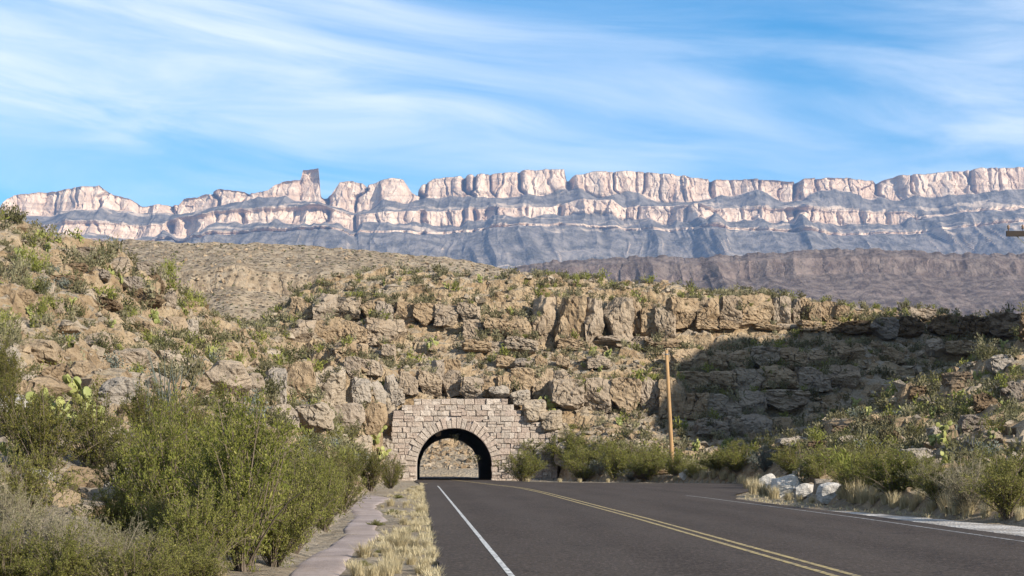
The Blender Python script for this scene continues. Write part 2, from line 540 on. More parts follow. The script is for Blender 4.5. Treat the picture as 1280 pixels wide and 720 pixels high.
def make_range(name, mat, pxs, lines, depths, rows, wig, flute, seed, zback, jag=0.0, smooth=False, clefts=()):
    """a long range of hills: for every column of photo pixels PXS, LINES give the row of each break of slope (top first) and DEPTHS
    its distance; below the last break the foot runs out to the ground. wig, flute: (wavelength m, depth m) of gullies and of cliff flutes"""
    nb = len(lines)
    ncol = len(pxs)
    Y = np.zeros((nb + 1, ncol))
    Z = np.zeros((nb + 1, ncol))
    low = fbm(pxs / 300.0, pxs * 0 + seed, seed, 3)
    for k in range(nb):
        Y[k] = depths[k] + low * depths[0] * 0.012
        Z[k] = EYE + (HY - lines[k]) / F * Y[k]
    Z[0] += jag * fbm(pxs / 9.0, pxs * 0, seed + 3, 4)
    Y[nb] = Y[nb - 1] - Z[nb - 1] * 2.1
    Z[nb] = -5.0
    ys, zs, wt, ct = [], [], [], []
    # plateau behind the rim
    for q in (1.0, 0.45, 0.15):
        ys.append(Y[0] + q * depths[0] * 0.09)
        zs.append(Z[0] - q * zback - 2.0)
        wt.append(0.3)
        ct.append(0.0)
    for k in range(nb):
        steep = (Z[k] - Z[k + 1]).mean() / max(1.0, (Y[k] - Y[k + 1]).mean())
        for j in range(rows[k]):
            t = j / rows[k]
            ys.append(Y[k] * (1 - t) + Y[k + 1] * t)
            zs.append(Z[k] * (1 - t) + Z[k + 1] * t)
            tot = (sum(rows[:k]) + j) / sum(rows)
            wt.append(0.45 + 0.55 * min(1.0, tot * 2.2) if steep < 1.2 else 0.25 + 0.5 * min(1, tot * 2))
            ct.append(1.0 if steep > 1.2 else 0.12)
    ys.append(Y[nb])
    zs.append(Z[nb])
    wt.append(1.0)
    ct.append(0.1)
    y, z = np.array(ys), np.array(zs)
    ct0 = np.array(ct)
    ker = np.array([1, 2, 3, 2, 1]) / 9.0
    wt = np.convolve(np.pad(wt, 2, 'edge'), ker, 'valid')[:, None]
    ct = np.convolve(np.pad(ct, 2, 'edge'), ker, 'valid')[:, None]
    x = (pxs - CX)[None, :] / F * y
    wx = x + 0.3 * wig[0] * fbm(x / wig[0] * 0.6, z / wig[0] * 0.9, seed + 11, 3)
    gul = 0.6 * ridged(wx / wig[0], z / wig[0] * 0.3 + seed, seed + 21, 4) + 0.55 * ridged(wx / wig[0] / 2.3 + 7, z / wig[0] * 0.2, seed + 27, 2) - 0.6
    wx2 = x + flute[0] * 0.35 * fbm(x / flute[0], z / flute[0], seed + 33, 3)
    c1, e1_ = cells(wx2, z * 0.10, flute[0] * 1.9, seed + 31)
    c2, e2_ = cells(wx2, z * 0.45, flute[0] * 0.62, seed + 37)
    fl = (c1 - 0.5) * 2.2 - 0.9 * (1 - sstep(0, 0.16, e1_)) + (c2 - 0.5) * 0.6 - 0.3 * (1 - sstep(0, 0.2, e2_))
    fl = fl - 0.5 * vnoise(z / flute[0] * 2.6, x / flute[0] * 0.1, seed + 39)
    but = fbm(x / (flute[0] * 5.5), z / (flute[0] * 30), seed + 35, 3)
    y2 = y - (gul * wig[1] * 2.2) * wt - (fl * flute[1] + but * flute[1] * 3.2) * ct
    for cp, cw_, ca in clefts:                     # deep clefts that part the cliffs into buttresses
        lowb = 1.0 - sstep(0.86, 0.89, z / Z[0].max())
        y2 = y2 + ca * (1 - 0.5 * lowb) * np.exp(-((pxs[None, :] + 2.5 * fbm(z / 45.0, z * 0 + cp, seed + 55, 2) + 16 * lowb * np.sin(cp * 1.7) - cp) / cw_) ** 2) * ct
    z2 = z + fbm(x / (flute[0] * 1.2), y2 / (flute[0] * 1.2), seed + 41, 4) * flute[1] * 0.22
    z2 = z2 * (y2 / y) ** 0.0
    v = np.stack([x, y2, z2], -1).reshape(-1, 3)
    bed_ = np.repeat(ct0[:, None], ncol, 1) * (np.clip(np.gradient(-z, axis=0) / (depths[0] * 1.2e-4), 0, 1))
    me = mesh_np(name, v, grid_faces(*y.shape)[:, ::-1], mat, smooth, pattr=bed_.ravel())
    o = tag(obj(name, me), kind='structure')
    return o, np.stack([x, y2, z2], -1)


def tab(pts, xs):
    a = np.array(pts, float)
    return np.interp(xs, a[:, 0], a[:, 1])


cols = np.concatenate([np.arange(-420, -20, 6.0), np.arange(-20, 1300, 1.15), np.arange(1300, 1760, 6.0)])
top = tab([(-420, 250), (-200, 262), (0, 262), (10, 250), (20, 243), (60, 238), (100, 234), (125, 233), (140, 243), (165, 250), (175, 257), (200, 256),
           (222, 255), (228, 247), (245, 246), (262, 240), (275, 236), (305, 240), (318, 243), (335, 238), (345, 230), (352, 226), (372, 224), (375, 222), (377.5, 211), (398, 210),
           (400, 245), (405, 247), (415, 243), (425, 230), (440, 227), (455, 230), (462, 232), (475, 228), (490, 224), (505, 227), (512, 237), (520, 246),
           (528, 233), (545, 224), (570, 222), (605, 218), (660, 213), (705, 212), (709, 223), (720, 220), (740, 216), (790, 214), (850, 220), (890, 225),
           (930, 224), (990, 227), (1020, 222), (1060, 222), (1100, 226), (1120, 220), (1160, 218), (1200, 214), (1240, 211), (1280, 209), (1760, 200)], cols)
base1 = tab([(-420, 280), (15, 277), (80, 265), (130, 264), (178, 268), (210, 263), (228, 266), (270, 258), (300, 252), (345, 247), (398, 253), (412, 258), (430, 265),
             (462, 266), (480, 250), (500, 258), (518, 254), (540, 250), (600, 246), (650, 247), (680, 242), (706, 234), (725, 238), (745, 246), (760, 246), (785, 240),
             (830, 254), (860, 257), (905, 246), (945, 240), (975, 252), (1000, 250), (1022, 238), (1060, 241), (1110, 247), (1160, 249), (1220, 246), (1280, 235), (1760, 230)], cols)
base1 = np.maximum(base1 - 9.0 * (ridged(cols / 34.0, cols * 0 + 2.2, 301, 2) - 0.62), top + 4)
c2t = tab([(-420, 285), (0, 284), (110, 281), (200, 282), (225, 273), (262, 272), (270, 268), (330, 264), (395, 260), (440, 262), (452, 270), (520, 266), (575, 264), (585, 262),
           (640, 262), (690, 260), (722, 250), (765, 250), (780, 258), (870, 258), (890, 266), (905, 262), (990, 264), (1060, 263), (1135, 265), (1145, 272), (1280, 262), (1760, 255)], cols)
c2t = np.maximum(c2t, base1 + 3)
thick = tab([(-420, 16), (110, 17), (200, 17), (205, 8), (224, 26), (258, 24), (275, 15), (300, 18), (345, 17), (395, 21), (448, 18), (455, 10), (500, 14), (520, 14), (575, 18), (585, 12),
             (665, 14), (690, 6), (715, 16), (768, 18), (785, 10), (800, 18), (880, 20), (890, 5), (905, 16), (988, 17), (996, 4), (1003, 17), (1130, 15), (1140, 3), (1280, 3), (1760, 8)], cols)
c2b = c2t + np.maximum(thick - 9.0 * (ridged(cols / 26.0, cols * 0 + 5.2, 311, 2) - 0.62), 2.0)
b3t = tab([(-420, 305), (0, 303), (200, 300), (400, 287), (520, 292), (700, 280), (900, 287), (1000, 291), (1140, 289), (1280, 279), (1760, 275)], cols)
b3t = np.maximum(b3t, c2b + 4)
toe = np.maximum(cols * 0 + 345, b3t + 20)
make_range('mountain', M['mountain'], cols, [top, base1, c2t, c2b, b3t, b3t + 2.5, toe], [8350, 8300, 8120, 8085, 7920, 7912, 7350],
           [24, 16, 16, 14, 5, 34, 14], (250.0, 200.0), (60.0, 18.0), 5, 60, 5.0,
           clefts=[(138, 3, 90), (226, 4, 150), (262, 2.5, 90), (312, 4, 110), (412, 4, 140), (459, 2, 130), (517, 4, 170), (534, 1.6, 50), (579, 3.5, 130), (592, 2, 90), (612, 1.4, 40), (649, 2.2, 80),
                   (711, 4, 150), (768, 1.4, 50), (806, 1.6, 40), (889, 3, 70), (950, 1.3, 35), (996, 3, 120), (1022, 1.4, 40), (1100, 2.5, 70), (1138, 1.5, 45), (1212, 2.0, 60), (1246, 1.3, 35)])


cols = np.arange(560, 1700, 1.4)
top = tab([(560, 345), (640, 336), (690, 326), (740, 322), (860, 322), (910, 319), (960, 316), (1040, 312), (1090, 311), (1130, 314), (1200, 318), (1280, 317), (1700, 320)], cols)
make_range('desert_ridge', M['ridge'], cols, [top, top + 9, top + 30, top + 72], [2650, 2600, 2575, 2380], [10, 26, 30, 12], (120.0, 62.0), (26.0, 13.0), 23, 15, 4.0)

cols = np.concatenate([np.arange(-300, 60, 5.0), np.arange(60, 760, 1.2), np.arange(760, 1000, 5.0)])
top = tab([(-300, 292), (60, 297), (105, 299), (200, 302), (320, 305), (450, 312), (560, 323), (620, 332), (660, 341), (760, 362), (1000, 380)], cols)
cl = top + 34 + 8 * fbm(cols / 60, cols * 0, 77, 3)
mesa, mesa_v = make_range('desert_mesa', M['mesa'], cols, [top, top + 14, cl, cl + 26, cl + 95], [760, 735, 690, 682, 600], [10, 16, 30, 30, 10], (45.0, 6.0), (9.0, 5.0), 61, 3, 0.5)

bmi = __import__('bmesh')
bm_ = bmi.new()
bmi.ops.create_icosphere(bm_, subdivisions=1, radius=0.5)
iv = np.array([q.co[:] for q in bm_.verts])
if_ = np.array([[q.index for q in fc_.verts] for fc_ in bm_.faces])
bm_.free()


def lumps(P, szs, seed, squash=(1.15, 1.0, 0.75), jit=0.16):
    """many small uneven stones at P as one vertex and face array"""
    vr = np.random.default_rng(seed)
    k = len(P)
    base = np.stack([iv + jit * np.random.default_rng(q).normal(size=iv.shape) for q in range(24)])
    pv = base[vr.integers(24, size=k)] * (szs[:, None] * vr.uniform(0.7, 1.3, (k, 3)) * np.array(squash))[:, None, :]
    th = vr.uniform(0, 6.28, k)
    rx = pv[..., 0] * np.cos(th)[:, None] - pv[..., 1] * np.sin(th)[:, None]
    ry = pv[..., 0] * np.sin(th)[:, None] + pv[..., 1] * np.cos(th)[:, None]
    pv = np.stack([rx, ry, pv[..., 2]], -1) + P[:, None, :]
    return pv.reshape(-1, 3), (if_[None] + (np.arange(k) * len(iv))[:, None, None]).reshape(-1, 3)


rr = np.random.default_rng(404)
flat_v = np.concatenate([mesa_v[4:27, 40:].reshape(-1, 3), mesa_v[27:59:8, 40:].reshape(-1, 3), mesa_v[59:-6, 40:].reshape(-1, 3)])
for nm, mt_, cnt, s0, s1, lab in (('rubble', 'rock', 1500, 0.4, 2.0, None), ('scrub', 'leaf_hill', 3000, 0.45, 1.3, None)):
    Pm = flat_v[rr.integers(len(flat_v), size=cnt)] + np.stack([rr.normal(0, 0.8, cnt), rr.normal(0, 0.3, cnt), np.zeros(cnt)], -1)
    v_, f_ = lumps(Pm, s0 + (s1 - s0) * rr.random(cnt) ** 3, 17 + cnt, (1.2, 1.0, 0.8), 0.14)
    tag(obj(nm, mesh_np(nm, v_, f_, M[mt_], attr=np.full(len(f_), 0.3)), mesa), kind='stuff')

# ------------------------------------------------------------------ road lines, used by the ground and by the road
TUN_A, TUN_B = np.array([-4.75, 144.0]), np.array([-6.8, 190.0])
TUN_R, TUN_SPRING = 3.1, 1.15


def road_z(y):
    return np.interp(y, [-60, 85, 144, 190, 215, 300], [0, 0, -0.24, -0.5, -0.5, -0.5])


def tun_x(y):
    return TUN_A[0] + (TUN_B[0] - TUN_A[0]) * (y - TUN_A[1]) / 46.0


def left_line(y):
    return 0.98 - 0.053 * y


def left_edge(y):
    return np.interp(y, [-60, 100, 130, 144, 190, 205, 215], [0.23 + 0.053 * 60, 0.23 - 5.3, -7.2, -7.85, -9.9, -12.5, -20])


def right_edge(y):
    return np.interp(y, [-60, 26, 38, 52, 58, 66, 80, 98, 104, 107, 110, 114, 122, 136, 144, 190, 204, 215],
                     [8.45, 8.35, 8.1, 7.5, 7.4, 8.4, 11.2, 13.8, 14.2, 13.6, 11.0, 6.0, 1.8, -1.1, -1.65, -3.7, -5.0, -8.0])


def yellow_line(y):
    return np.interp(y, [-60, 18.6, 38, 68.6, 80, 100, 144, 190], [4.3, 3.52, 2.76, 1.32, 0.62, -1.1, -4.75, -6.8])


# ------------------------------------------------------------------ the hillsides round the road (one sheet with the cut of the road)
ctl = []
for a in ((-60, 284, 95), (0, 295, 98), (60, 306, 102), (100, 308, 106), (170, 325, 112), (203, 343, 118), (212, 372, 124), (245, 385, 132), (290, 402, 142),
          (330, 412, 152),
          (0, 360, 82), (0, 420, 68), (0, 470, 52), (0, 540, 40), (0, 620, 30), (100, 360, 90), (100, 420, 75), (100, 470, 60), (100, 530, 46), (100, 600, 34),
          (200, 400, 98), (200, 450, 80), (200, 490, 65), (200, 550, 48), (200, 620, 35), (300, 440, 115), (300, 480, 90), (300, 520, 72), (300, 570, 52),
          (400, 350, 168), (400, 374, 161), (400, 424, 158), (400, 450, 142), (400, 480, 122), (400, 520, 105), (400, 560, 88), (340, 440, 138),
          (470, 373, 162), (470, 424, 159), (470, 460, 147), (470, 500, 140), (470, 540, 134), (460, 575, 120),
          (370, 365, 166), (420, 350, 170), (480, 342, 172), (560, 340, 172), (660, 343, 172), (740, 352, 172), (830, 360, 172), (930, 370, 172), (1000, 375, 173),
          (1080, 385, 175), (1180, 390, 178), (1280, 392, 180), (1400, 392, 182),
          (560, 376, 162), (560, 420, 159), (560, 448, 154), (560, 468, 150.5), (560, 496, 147), (640, 378, 162), (640, 422, 159), (640, 452, 153.5), (630, 498, 147),
          (700, 376, 163), (700, 425, 160), (700, 460, 153), (700, 500, 147.5), (700, 545, 144), (700, 585, 136),
          (780, 378, 163), (780, 425, 160), (780, 465, 152), (780, 515, 147), (780, 555, 139), (780, 592, 122),
          (860, 376, 164), (860, 425, 160.5), (860, 470, 152), (860, 520, 147), (860, 560, 138), (860, 594, 118),
          (950, 376, 166), (950, 420, 161), (950, 455, 154), (950, 520, 149), (950, 558, 140), (930, 590, 116),
          (1080, 392, 170), (1080, 428, 163), (1080, 475, 155), (1080, 520, 150), (1200, 400, 172), (1200, 430, 165), (1200, 470, 156), (1350, 405, 172), (1350, 450, 160),
          (959, 552, 112), (1044, 526, 110), (1110, 498, 109), (1172, 474, 108), (1280, 427, 106), (1280, 480, 85), (1280, 530, 65), (1280, 572, 50), (1280, 605, 41),
          (1172, 520, 88), (1172, 558, 70), (1172, 590, 56), (1100, 545, 90), (1044, 560, 92), (1044, 585, 74), (980, 580, 92), (1010, 600, 64)):
    ctl.append(pix(*a))
ctl += [(22, 125, 1.9), (30, 125, 4.6), (38, 126, 7.0), (16, 122, 1.0)]                                       # gully between the two hills on the right
ctl += [(40, 105, 10.5), (48, 98, 13), (75, 84, 17), (40, 80, 7), (60, 70, 11), (80, 60, 13), (30, 50, 2.5), (50, 40, 4), (80, 20, 6), (20, 20, 0.3), (40, 5, 1)]
ctl += [(49, 105, 18), (54, 104, 27), (57, 107.5, 33.5), (55, 112, 34), (55, 118, 34), (57, 125, 34.5), (64, 127, 35), (72, 131, 36.5), (80, 140, 38), (88, 150, 36), (62, 113, 36.5), (70, 116, 40), (80, 122, 42),
        (90, 130, 39), (54, 95, 16), (72, 94, 21), (85, 100, 26), (49, 122, 20), (51, 135, 19), (62, 141, 24), (72, 152, 27), (62, 165, 19), (80, 168, 25), (90, 105, 30)]   # bluff east of the road, out of the picture: it shades the hollow
for yy in (-20, 0, 20, 40, 60, 80, 100):
    ctl += [(left_edge(yy) - 1.5, yy, 0), (3, yy, 0), (9.2, yy, 0)]
ctl += [(-4, 120, -0.1), (4, 110, 0), (12, 105, 0), (-8, 138, 0.6), (-12, 20, 0.5), (-14, 0, 0.6), (-40, 0, 5), (-60, 40, 10), (-60, 90, 20), (-40, 60, 9), (-75, 110, 22)]
ctl += [(-5.7, 168, 19.0), (-6.2, 178, 14), (-6.6, 187, 8), (6, 187, 9), (-20, 187, 7), (-20, 165, 13.5), (-32, 165, 10), (-40, 150, 9), (-50, 135, 9),
        (-55, 170, 4), (30, 190, 8), (55, 195, 9), (80, 195, 12), (-7, 203, -0.5), (8, 205, 0), (-24, 205, -0.4), (-60, 205, 0), (40, 212, 2), (-8, 222, 1.8), (-8, 235, 6), (-8, 260, 13), (-30, 235, 5), (15, 235, 6.5),
        (-30, 265, 14), (15, 265, 14), (60, 250, 12), (-75, 250, 6), (-75, 190, 0), (90, 260, 12), (-75, 150, 6)]
ctl = np.array(ctl)
K = np.hypot(ctl[:, None, 0] - ctl[None, :, 0], ctl[:, None, 1] - ctl[None, :, 1])
A = np.block([[K - np.eye(len(ctl)) * 0.35, np.ones((len(ctl), 1)), ctl[:, :2]],
              [np.vstack([np.ones(len(ctl)), ctl[:, :2].T]), np.zeros((3, 3))]])
wts = np.linalg.solve(A, np.concatenate([ctl[:, 2], np.zeros(3)]))

gx = np.concatenate([np.arange(-82, -50, 0.9), np.arange(-50, 46, 0.28), np.arange(46, 96, 0.9)])
gy = np.concatenate([np.arange(-24, 24, 1.0), np.arange(24, 66, 0.42), np.arange(66, 180, 0.28), np.arange(180, 272, 0.6)])
GX, GY = np.meshgrid(gx, gy)
TZ = np.zeros(GX.shape)
for r0 in range(0, len(gy), 40):
    X, Y = GX[r0:r0 + 40], GY[r0:r0 + 40]
    d = np.hypot(X[..., None] - ctl[:, 0], Y[..., None] - ctl[:, 1])
    TZ[r0:r0 + 40] = d @ wts[:-3] + wts[-3] + wts[-2] * X + wts[-1] * Y

# distance from the flat strip that carries the road, its verges and the path
fl_l = np.interp(GY, [-24, 18, 60, 144], [-1.6, -2.5, -5.3, -10.2])
fl_r = np.interp(GY, [-24, 30, 42, 52, 62, 80, 104, 110, 120, 134, 144], [10.4, 10.2, 9.6, 9.0, 9.6, 12.6, 15.4, 14.5, 9.5, 4.6, 3.9])
dx = np.maximum(np.maximum(fl_l - GX, GX - fl_r), 0)
dA = np.where(GY < 144.6, dx, np.hypot(dx, GY - 144.6))
kA = 1.15 + 7 * (1 - sstep(0.0, 1.0, dx / (5.0 + 6.0 * vnoise(GX / 3.0, GY / 3.0, 91)))) ** 2 * sstep(140, 144.6, GY)
ex = np.maximum(np.abs(GX + 8.5) - 13.0, 0)
dB = np.where(GY > 212, np.hypot(ex, GY - 212), np.where(GY > 189.4, ex, np.hypot(ex, 189.4 - GY)))
kB = 0.9 + 7 * (1 - sstep(0.0, 4.0, ex)) * (GY < 189.4)
cap = np.where(GY < 167, dA * kA, dB * kB)
flat = road_z(GY) - 0.05

rough = sstep(0.2, 3.0, TZ) * sstep(0.0, 2.0, np.where(GY < 167, dA, dB))
# beds of rock: steps of uneven height
bed = TZ + 0.9 * fbm(GX / 22, GY / 22, 3, 3) - 0.02 * GX
hstep = 1.55
fr = bed / hstep - np.floor(bed / hstep)
stepz = (np.floor(bed / hstep) + sstep(0.5, 0.86, fr)) * hstep - bed
steep_mask = 0.25 + 0.75 * sstep(-0.25, 0.3, fbm(GX / 13, GY / 9, 9, 3))
TZ = TZ + stepz * rough * steep_mask
v1, e1 = cells(GX + 0.8 * fbm(GX / 2, GY / 2, 41, 2), GY * 1.3, 3.1, 51)
v2, e2 = cells(GX, GY * 1.2, 1.15, 63)
TZ = TZ + rough * ((v1 - 0.5) * 0.75 - 0.35 * (1 - sstep(0, 0.12, e1)) + (v2 - 0.5) * 0.38 - 0.12 * (1 - sstep(0, 0.14, e2)))
TZ = TZ + rough * 0.35 * fbm(GX / 3.0, GY / 3.0, 71, 4) + 0.03 * fbm(GX / 0.9, GY / 0.9, 75, 3) * np.clip(cap, 0, 1)
off_road = sstep(0.15, 0.5, np.maximum(left_edge(GY) - GX, GX - right_edge(GY)))
low_ = 0.008 * fbm(GX, GY, 5, 2) + 0.05 * off_road * fbm(GX / 0.9, GY / 1.2, 6, 3)
TZ = flat + np.clip(np.minimum(TZ - flat, cap), low_, None)
# hold the rim of the sheet below the far ground
rim = np.minimum(np.minimum(GX - gx[0], gx[-1] - GX), np.minimum(GY - gy[0], gy[-1] - GY))
TZ = TZ * sstep(0, 5, rim) - 1.6 * (1 - sstep(0, 3, rim))

v = np.stack([GX, GY, TZ], -1).reshape(-1, 3)
f = grid_faces(*GX.shape)
fc = v[f].mean(1)
inside = (np.abs(fc[:, 0] - tun_x(fc[:, 1])) < TUN_R + 0.25) & (fc[:, 1] > 144.25) & (fc[:, 1] < 189.75) & (v[f][:, :, 2].min(1) < 4.5)
terrain = tag(obj('rocky_hillside', mesh_np('rocky_hillside', v, f[~inside], M['hill'])), kind='structure')


def ground_z(x, y):
    x, y = np.asarray(x, float), np.asarray(y, float)
    i = np.clip(np.searchsorted(gx, x) - 1, 0, len(gx) - 2)
    j = np.clip(np.searchsorted(gy, y) - 1, 0, len(gy) - 2)
    tx = np.clip((x - gx[i]) / (gx[i + 1] - gx[i]), 0, 1)
    ty = np.clip((y - gy[j]) / (gy[j + 1] - gy[j]), 0, 1)
    return (TZ[j, i] * (1 - tx) + TZ[j, i + 1] * tx) * (1 - ty) + (TZ[j + 1, i] * (1 - tx) + TZ[j + 1, i + 1] * tx) * ty


_ys = np.arange(12, 262, 0.2)


def hit(px, py):
    """where the sight line through a photo pixel meets the ground"""
    x, z = (px - CX) / F * _ys, EYE + (HY - py) / F * _ys
    under = np.nonzero(ground_z(x, _ys) >= z)[0]
    k = under[0] if len(under) else len(_ys) - 1
    return np.array([x[k], _ys[k], float(ground_z(x[k], _ys[k]))])


def in_view(P, lift=0.4, margin=30):
    """which of the points P can be seen from the photograph's place over the ground"""
    px = CX + P[:, 0] / P[:, 1] * F
    ok = (P[:, 1] > 12) & (px > -margin) & (px < 1280 + margin)
    t = np.linspace(0.1, 0.985, 90)[None, :]
    X, Yy = P[:, :1] * t, P[:, 1:2] * t
    Zl = EYE + (P[:, 2:3] + lift - EYE) * t
    return ok & (ground_z(X, Yy) < Zl + 0.05).all(1)


# ------------------------------------------------------------------ road, markings, path, gravel shoulder
def strip(name, mat, ys, xl, xr, dz, nx=2, wob=0.0, parent=None, bumpz=0.0, dip=0.0, wl=0.8):
    t = np.linspace(0, 1, nx)[None, :]
    yy = np.repeat(ys[:, None], nx, 1)
    xx = xl[:, None] * (1 - t) + xr[:, None] * t
    if wob:
        xx[:, 0] += wob * fbm(ys / wl, ys * 0 + 3.3, 15, 3)
        xx[:, -1] += wob * fbm(ys / wl, ys * 0 + 8.3, 19, 3)
    zz = road_z(yy) + dz
    if dip:
        zz = zz - dip * (2 * t - 1) ** 8
    if bumpz:
        zz = zz + bumpz * fbm(xx / 0.5, yy / 0.5, 33, 3)
    me = mesh_np(name, np.stack([xx, yy, zz], -1).reshape(-1, 3), grid_faces(len(ys), nx), mat, bool(dip))
    return obj(name, me, parent)


ys = np.concatenate([np.arange(-55, 140, 0.5), np.arange(140, 216, 1.0)])
road = tag(strip('road', M['asphalt'], ys, left_edge(ys), right_edge(ys), 0.0, 8, 0.06), kind='structure')
ym = np.arange(-55, 92, 0.6)
strip('edge_line', M['white_paint'], ym, left_line(ym) - 0.034, left_line(ym) + 0.034, 0.004, 2, 0.006, road)
yy = np.arange(-55, 64, 0.6)
rl = np.interp(yy, [-55, 10, 26.5, 37.8, 60, 64], [8.0, 7.9, 7.75, 7.5, 6.55, 6.3])
strip('edge_line', M['faint_paint'], yy, rl - 0.045, rl + 0.045, 0.004, 2, 0.008, road)
yc = np.arange(-55, 188, 0.8)
for s_ in (-0.115, 0.115):
    strip('centre_line', M['yellow_paint'], yc, yellow_line(yc) + s_ - 0.045, yellow_line(yc) + s_ + 0.045, 0.004, 2, 0.006, road)
yp = np.arange(-20, 66, 0.4)
wander = 0.22 * fbm(yp / 7.0, yp * 0 + 1.7, 29, 3) + 0.1 * np.sin(yp / 4.3)
pl = wander * np.clip(yp / 30, 0.4, 2) + np.interp(yp, [-20, 18.6, 30, 42.6, 60, 78], [-1.2, -2.42, -3.15, -4.05, -5.6, -8.5])
pr = wander * np.clip(yp / 30, 0.4, 2) + 0.12 * fbm(yp / 2.5, yp * 0 + 4.4, 30, 2) + np.interp(yp, [-20, 18.6, 30, 42.6, 60, 78], [-0.3, -1.72, -2.4, -3.15, -4.5, -7.4])
tag(strip('path', M['path'], yp, pl + 0.08, pr + 0.02, -0.022, 13, 0.34, dip=0.07, wl=1.3), kind='structure')
ysd = np.arange(-20, 47, 0.4)
wd = np.interp(ysd, [-20, 20, 34, 42, 47], [1.9, 1.9, 1.7, 0.7, 0.1])
tag(strip('gravel_shoulder', M['gravel'], ysd, right_edge(ysd) - 0.1, right_edge(ysd) + wd, -0.012, 8, 0.3, bumpz=0.03, dip=0.08, wl=2.0), kind='structure')

# ------------------------------------------------------------------ stone tunnel
PY = 144.0
tunnel = empty('road_tunnel', (TUN_A[0], PY, road_z(PY)))
tag(tunnel, 'pinkish grey rubble stone tunnel portal with round arch over the road', 'tunnel')
ZC = TUN_SPRING                      # springing height of the arch above the road, local coordinates from here on
R_IN, R_OUT = TUN_R, TUN_R + 0.78


def outline_top(x):
    return np.interp(x, [-5.2, -4.6, -4.0, -2.9, 4.2, 5.0, 6.2, 7.4, 8.4], [5.2, 5.6, 6.1, 6.55, 6.6, 6.1, 5.1, 4.8, 4.55])


# mortar core with the arch cut out: front outline, extruded to the back
ang = np.linspace(math.pi, 0, 25)
arch = [(-R_IN, -0.3)] + [(R_IN * math.cos(t), ZC + R_IN * math.sin(t)) for t in ang] + [(R_IN, -0.3)]
outx = np.concatenate([[-5.1, -4.95], np.linspace(-4.6, 8.0, 23), [8.5, 8.45]])
outz = [-0.3, 2.0] + [float(outline_top(x)) - 0.42 for x in outx[2:-2]] + [3.6, -0.3]
outer = list(zip(outx, outz))
N = len(arch)
assert len(outer) == N, (len(outer), N)
vv = []
for ypos in (0.12, 1.5):
    vv += [(x, ypos, z) for x, z in arch] + [(x, ypos, z) for x, z in outer]
ff = []
for i in range(N - 1):
    ff += [(i, i + 1, N + i + 1, N + i), (2 * N + i, 3 * N + i, 3 * N + i + 1, 2 * N + i + 1),
           (N + i, N + i + 1, 3 * N + i + 1, 3 * N + i), (i, 2 * N + i, 2 * N + i + 1, i + 1)]
obj('mortar_core', mesh_np('mortar_core', vv, np.array(ff), M['mortar']), tunnel)


def rough_block(poly, y0, y1, seed):
    """a dressed stone: polygon in the wall plane, with a rounded proud face"""
    p = np.array(poly, float)
    c = p.mean(0)
    k = len(p)
    rr = np.random.default_rng(seed)
    inn = c + (p - c) * 0.88
    v = [(x, y1, z) for x, z in p] + [(x, y0 + 0.05, z) for x, z in p] + [(x, y0 + rr.uniform(-0.035, 0.02), z) for x, z in inn]
    f4 = []
    for i in range(k):
        j = (i + 1) % k
        f4 += [(i, j, k + j, k + i), (k + i, k + j, 2 * k + j, 2 * k + i)]
    f4.append(tuple(2 * k + i for i in range(4)))
    return mesh_np('stone', v, np.array(f4), M['stone'])


nst = 0
nv = 27
for i in range(nv):
    a0, a1 = math.pi * (1 - i / nv) - 0.005, math.pi * (1 - (i + 1) / nv) + 0.005
    ro = R_OUT + RNG.uniform(-0.15, 0.3)
    pl_ = [(r * math.cos(t), ZC + r * math.sin(t)) for r, t in ((R_IN - 0.02, a0), (R_IN - 0.02, a1), (ro, a1), (ro, a0))]
    obj('arch_stone', rough_block(pl_, -0.06 + RNG.uniform(-0.04, 0.03), 0.5, i), tunnel)


def lay(x, x2, z0, z1):
    global nst
    j = lambda q=0.035: RNG.uniform(-q, q)
    g_ = 0.006
    poly = [(x + g_ + j(), z0 + g_ + j()), (x2 - g_ + j(), z0 + g_ + j()), (x2 - g_ + j(), z1 - g_ + j()), (x + g_ + j(), z1 - g_ + j())]
    obj('stone', rough_block(poly, RNG.uniform(-0.09, 0.05), 0.5, 1000 + nst), tunnel)
    nst += 1


z = -0.3
while z < 6.6:
    hgt = RNG.uniform(0.38, 0.56)
    zm = z + hgt / 2
    if zm < ZC:
        gaps = R_IN - 0.02
    else:
        d2 = (R_OUT + 0.02) ** 2 - (zm - ZC) ** 2
        gaps = math.sqrt(d2) if d2 > 0 else 0.0
    spans = [(-5.1 + 0.03 * z, -gaps), (gaps, 8.5)] if gaps > 0 else [(-4.9, 8.3)]
    for a, b in spans:
        x = a + RNG.uniform(-0.15, 0.1)
        while x < b - 0.12:
            wd_ = RNG.uniform(0.34, 0.98) * (1.0 if x < 4.5 else 0.8)
            x2 = min(x + wd_, b)
            if b - x2 < 0.22:
                x2 = b
            if z + hgt * 0.7 < outline_top((x + x2) / 2) + RNG.uniform(-0.06, 0.05) and x2 - x > 0.1:
                if RNG.random() < 0.34 and x2 - x > 0.4:
                    q = z + hgt * RNG.uniform(0.35, 0.65)
                    lay(x, x2, z, q)
                    lay(x, x2, q, z + hgt)
                else:
                    lay(x, x2, z, z + hgt)
            x = x2
    z += hgt
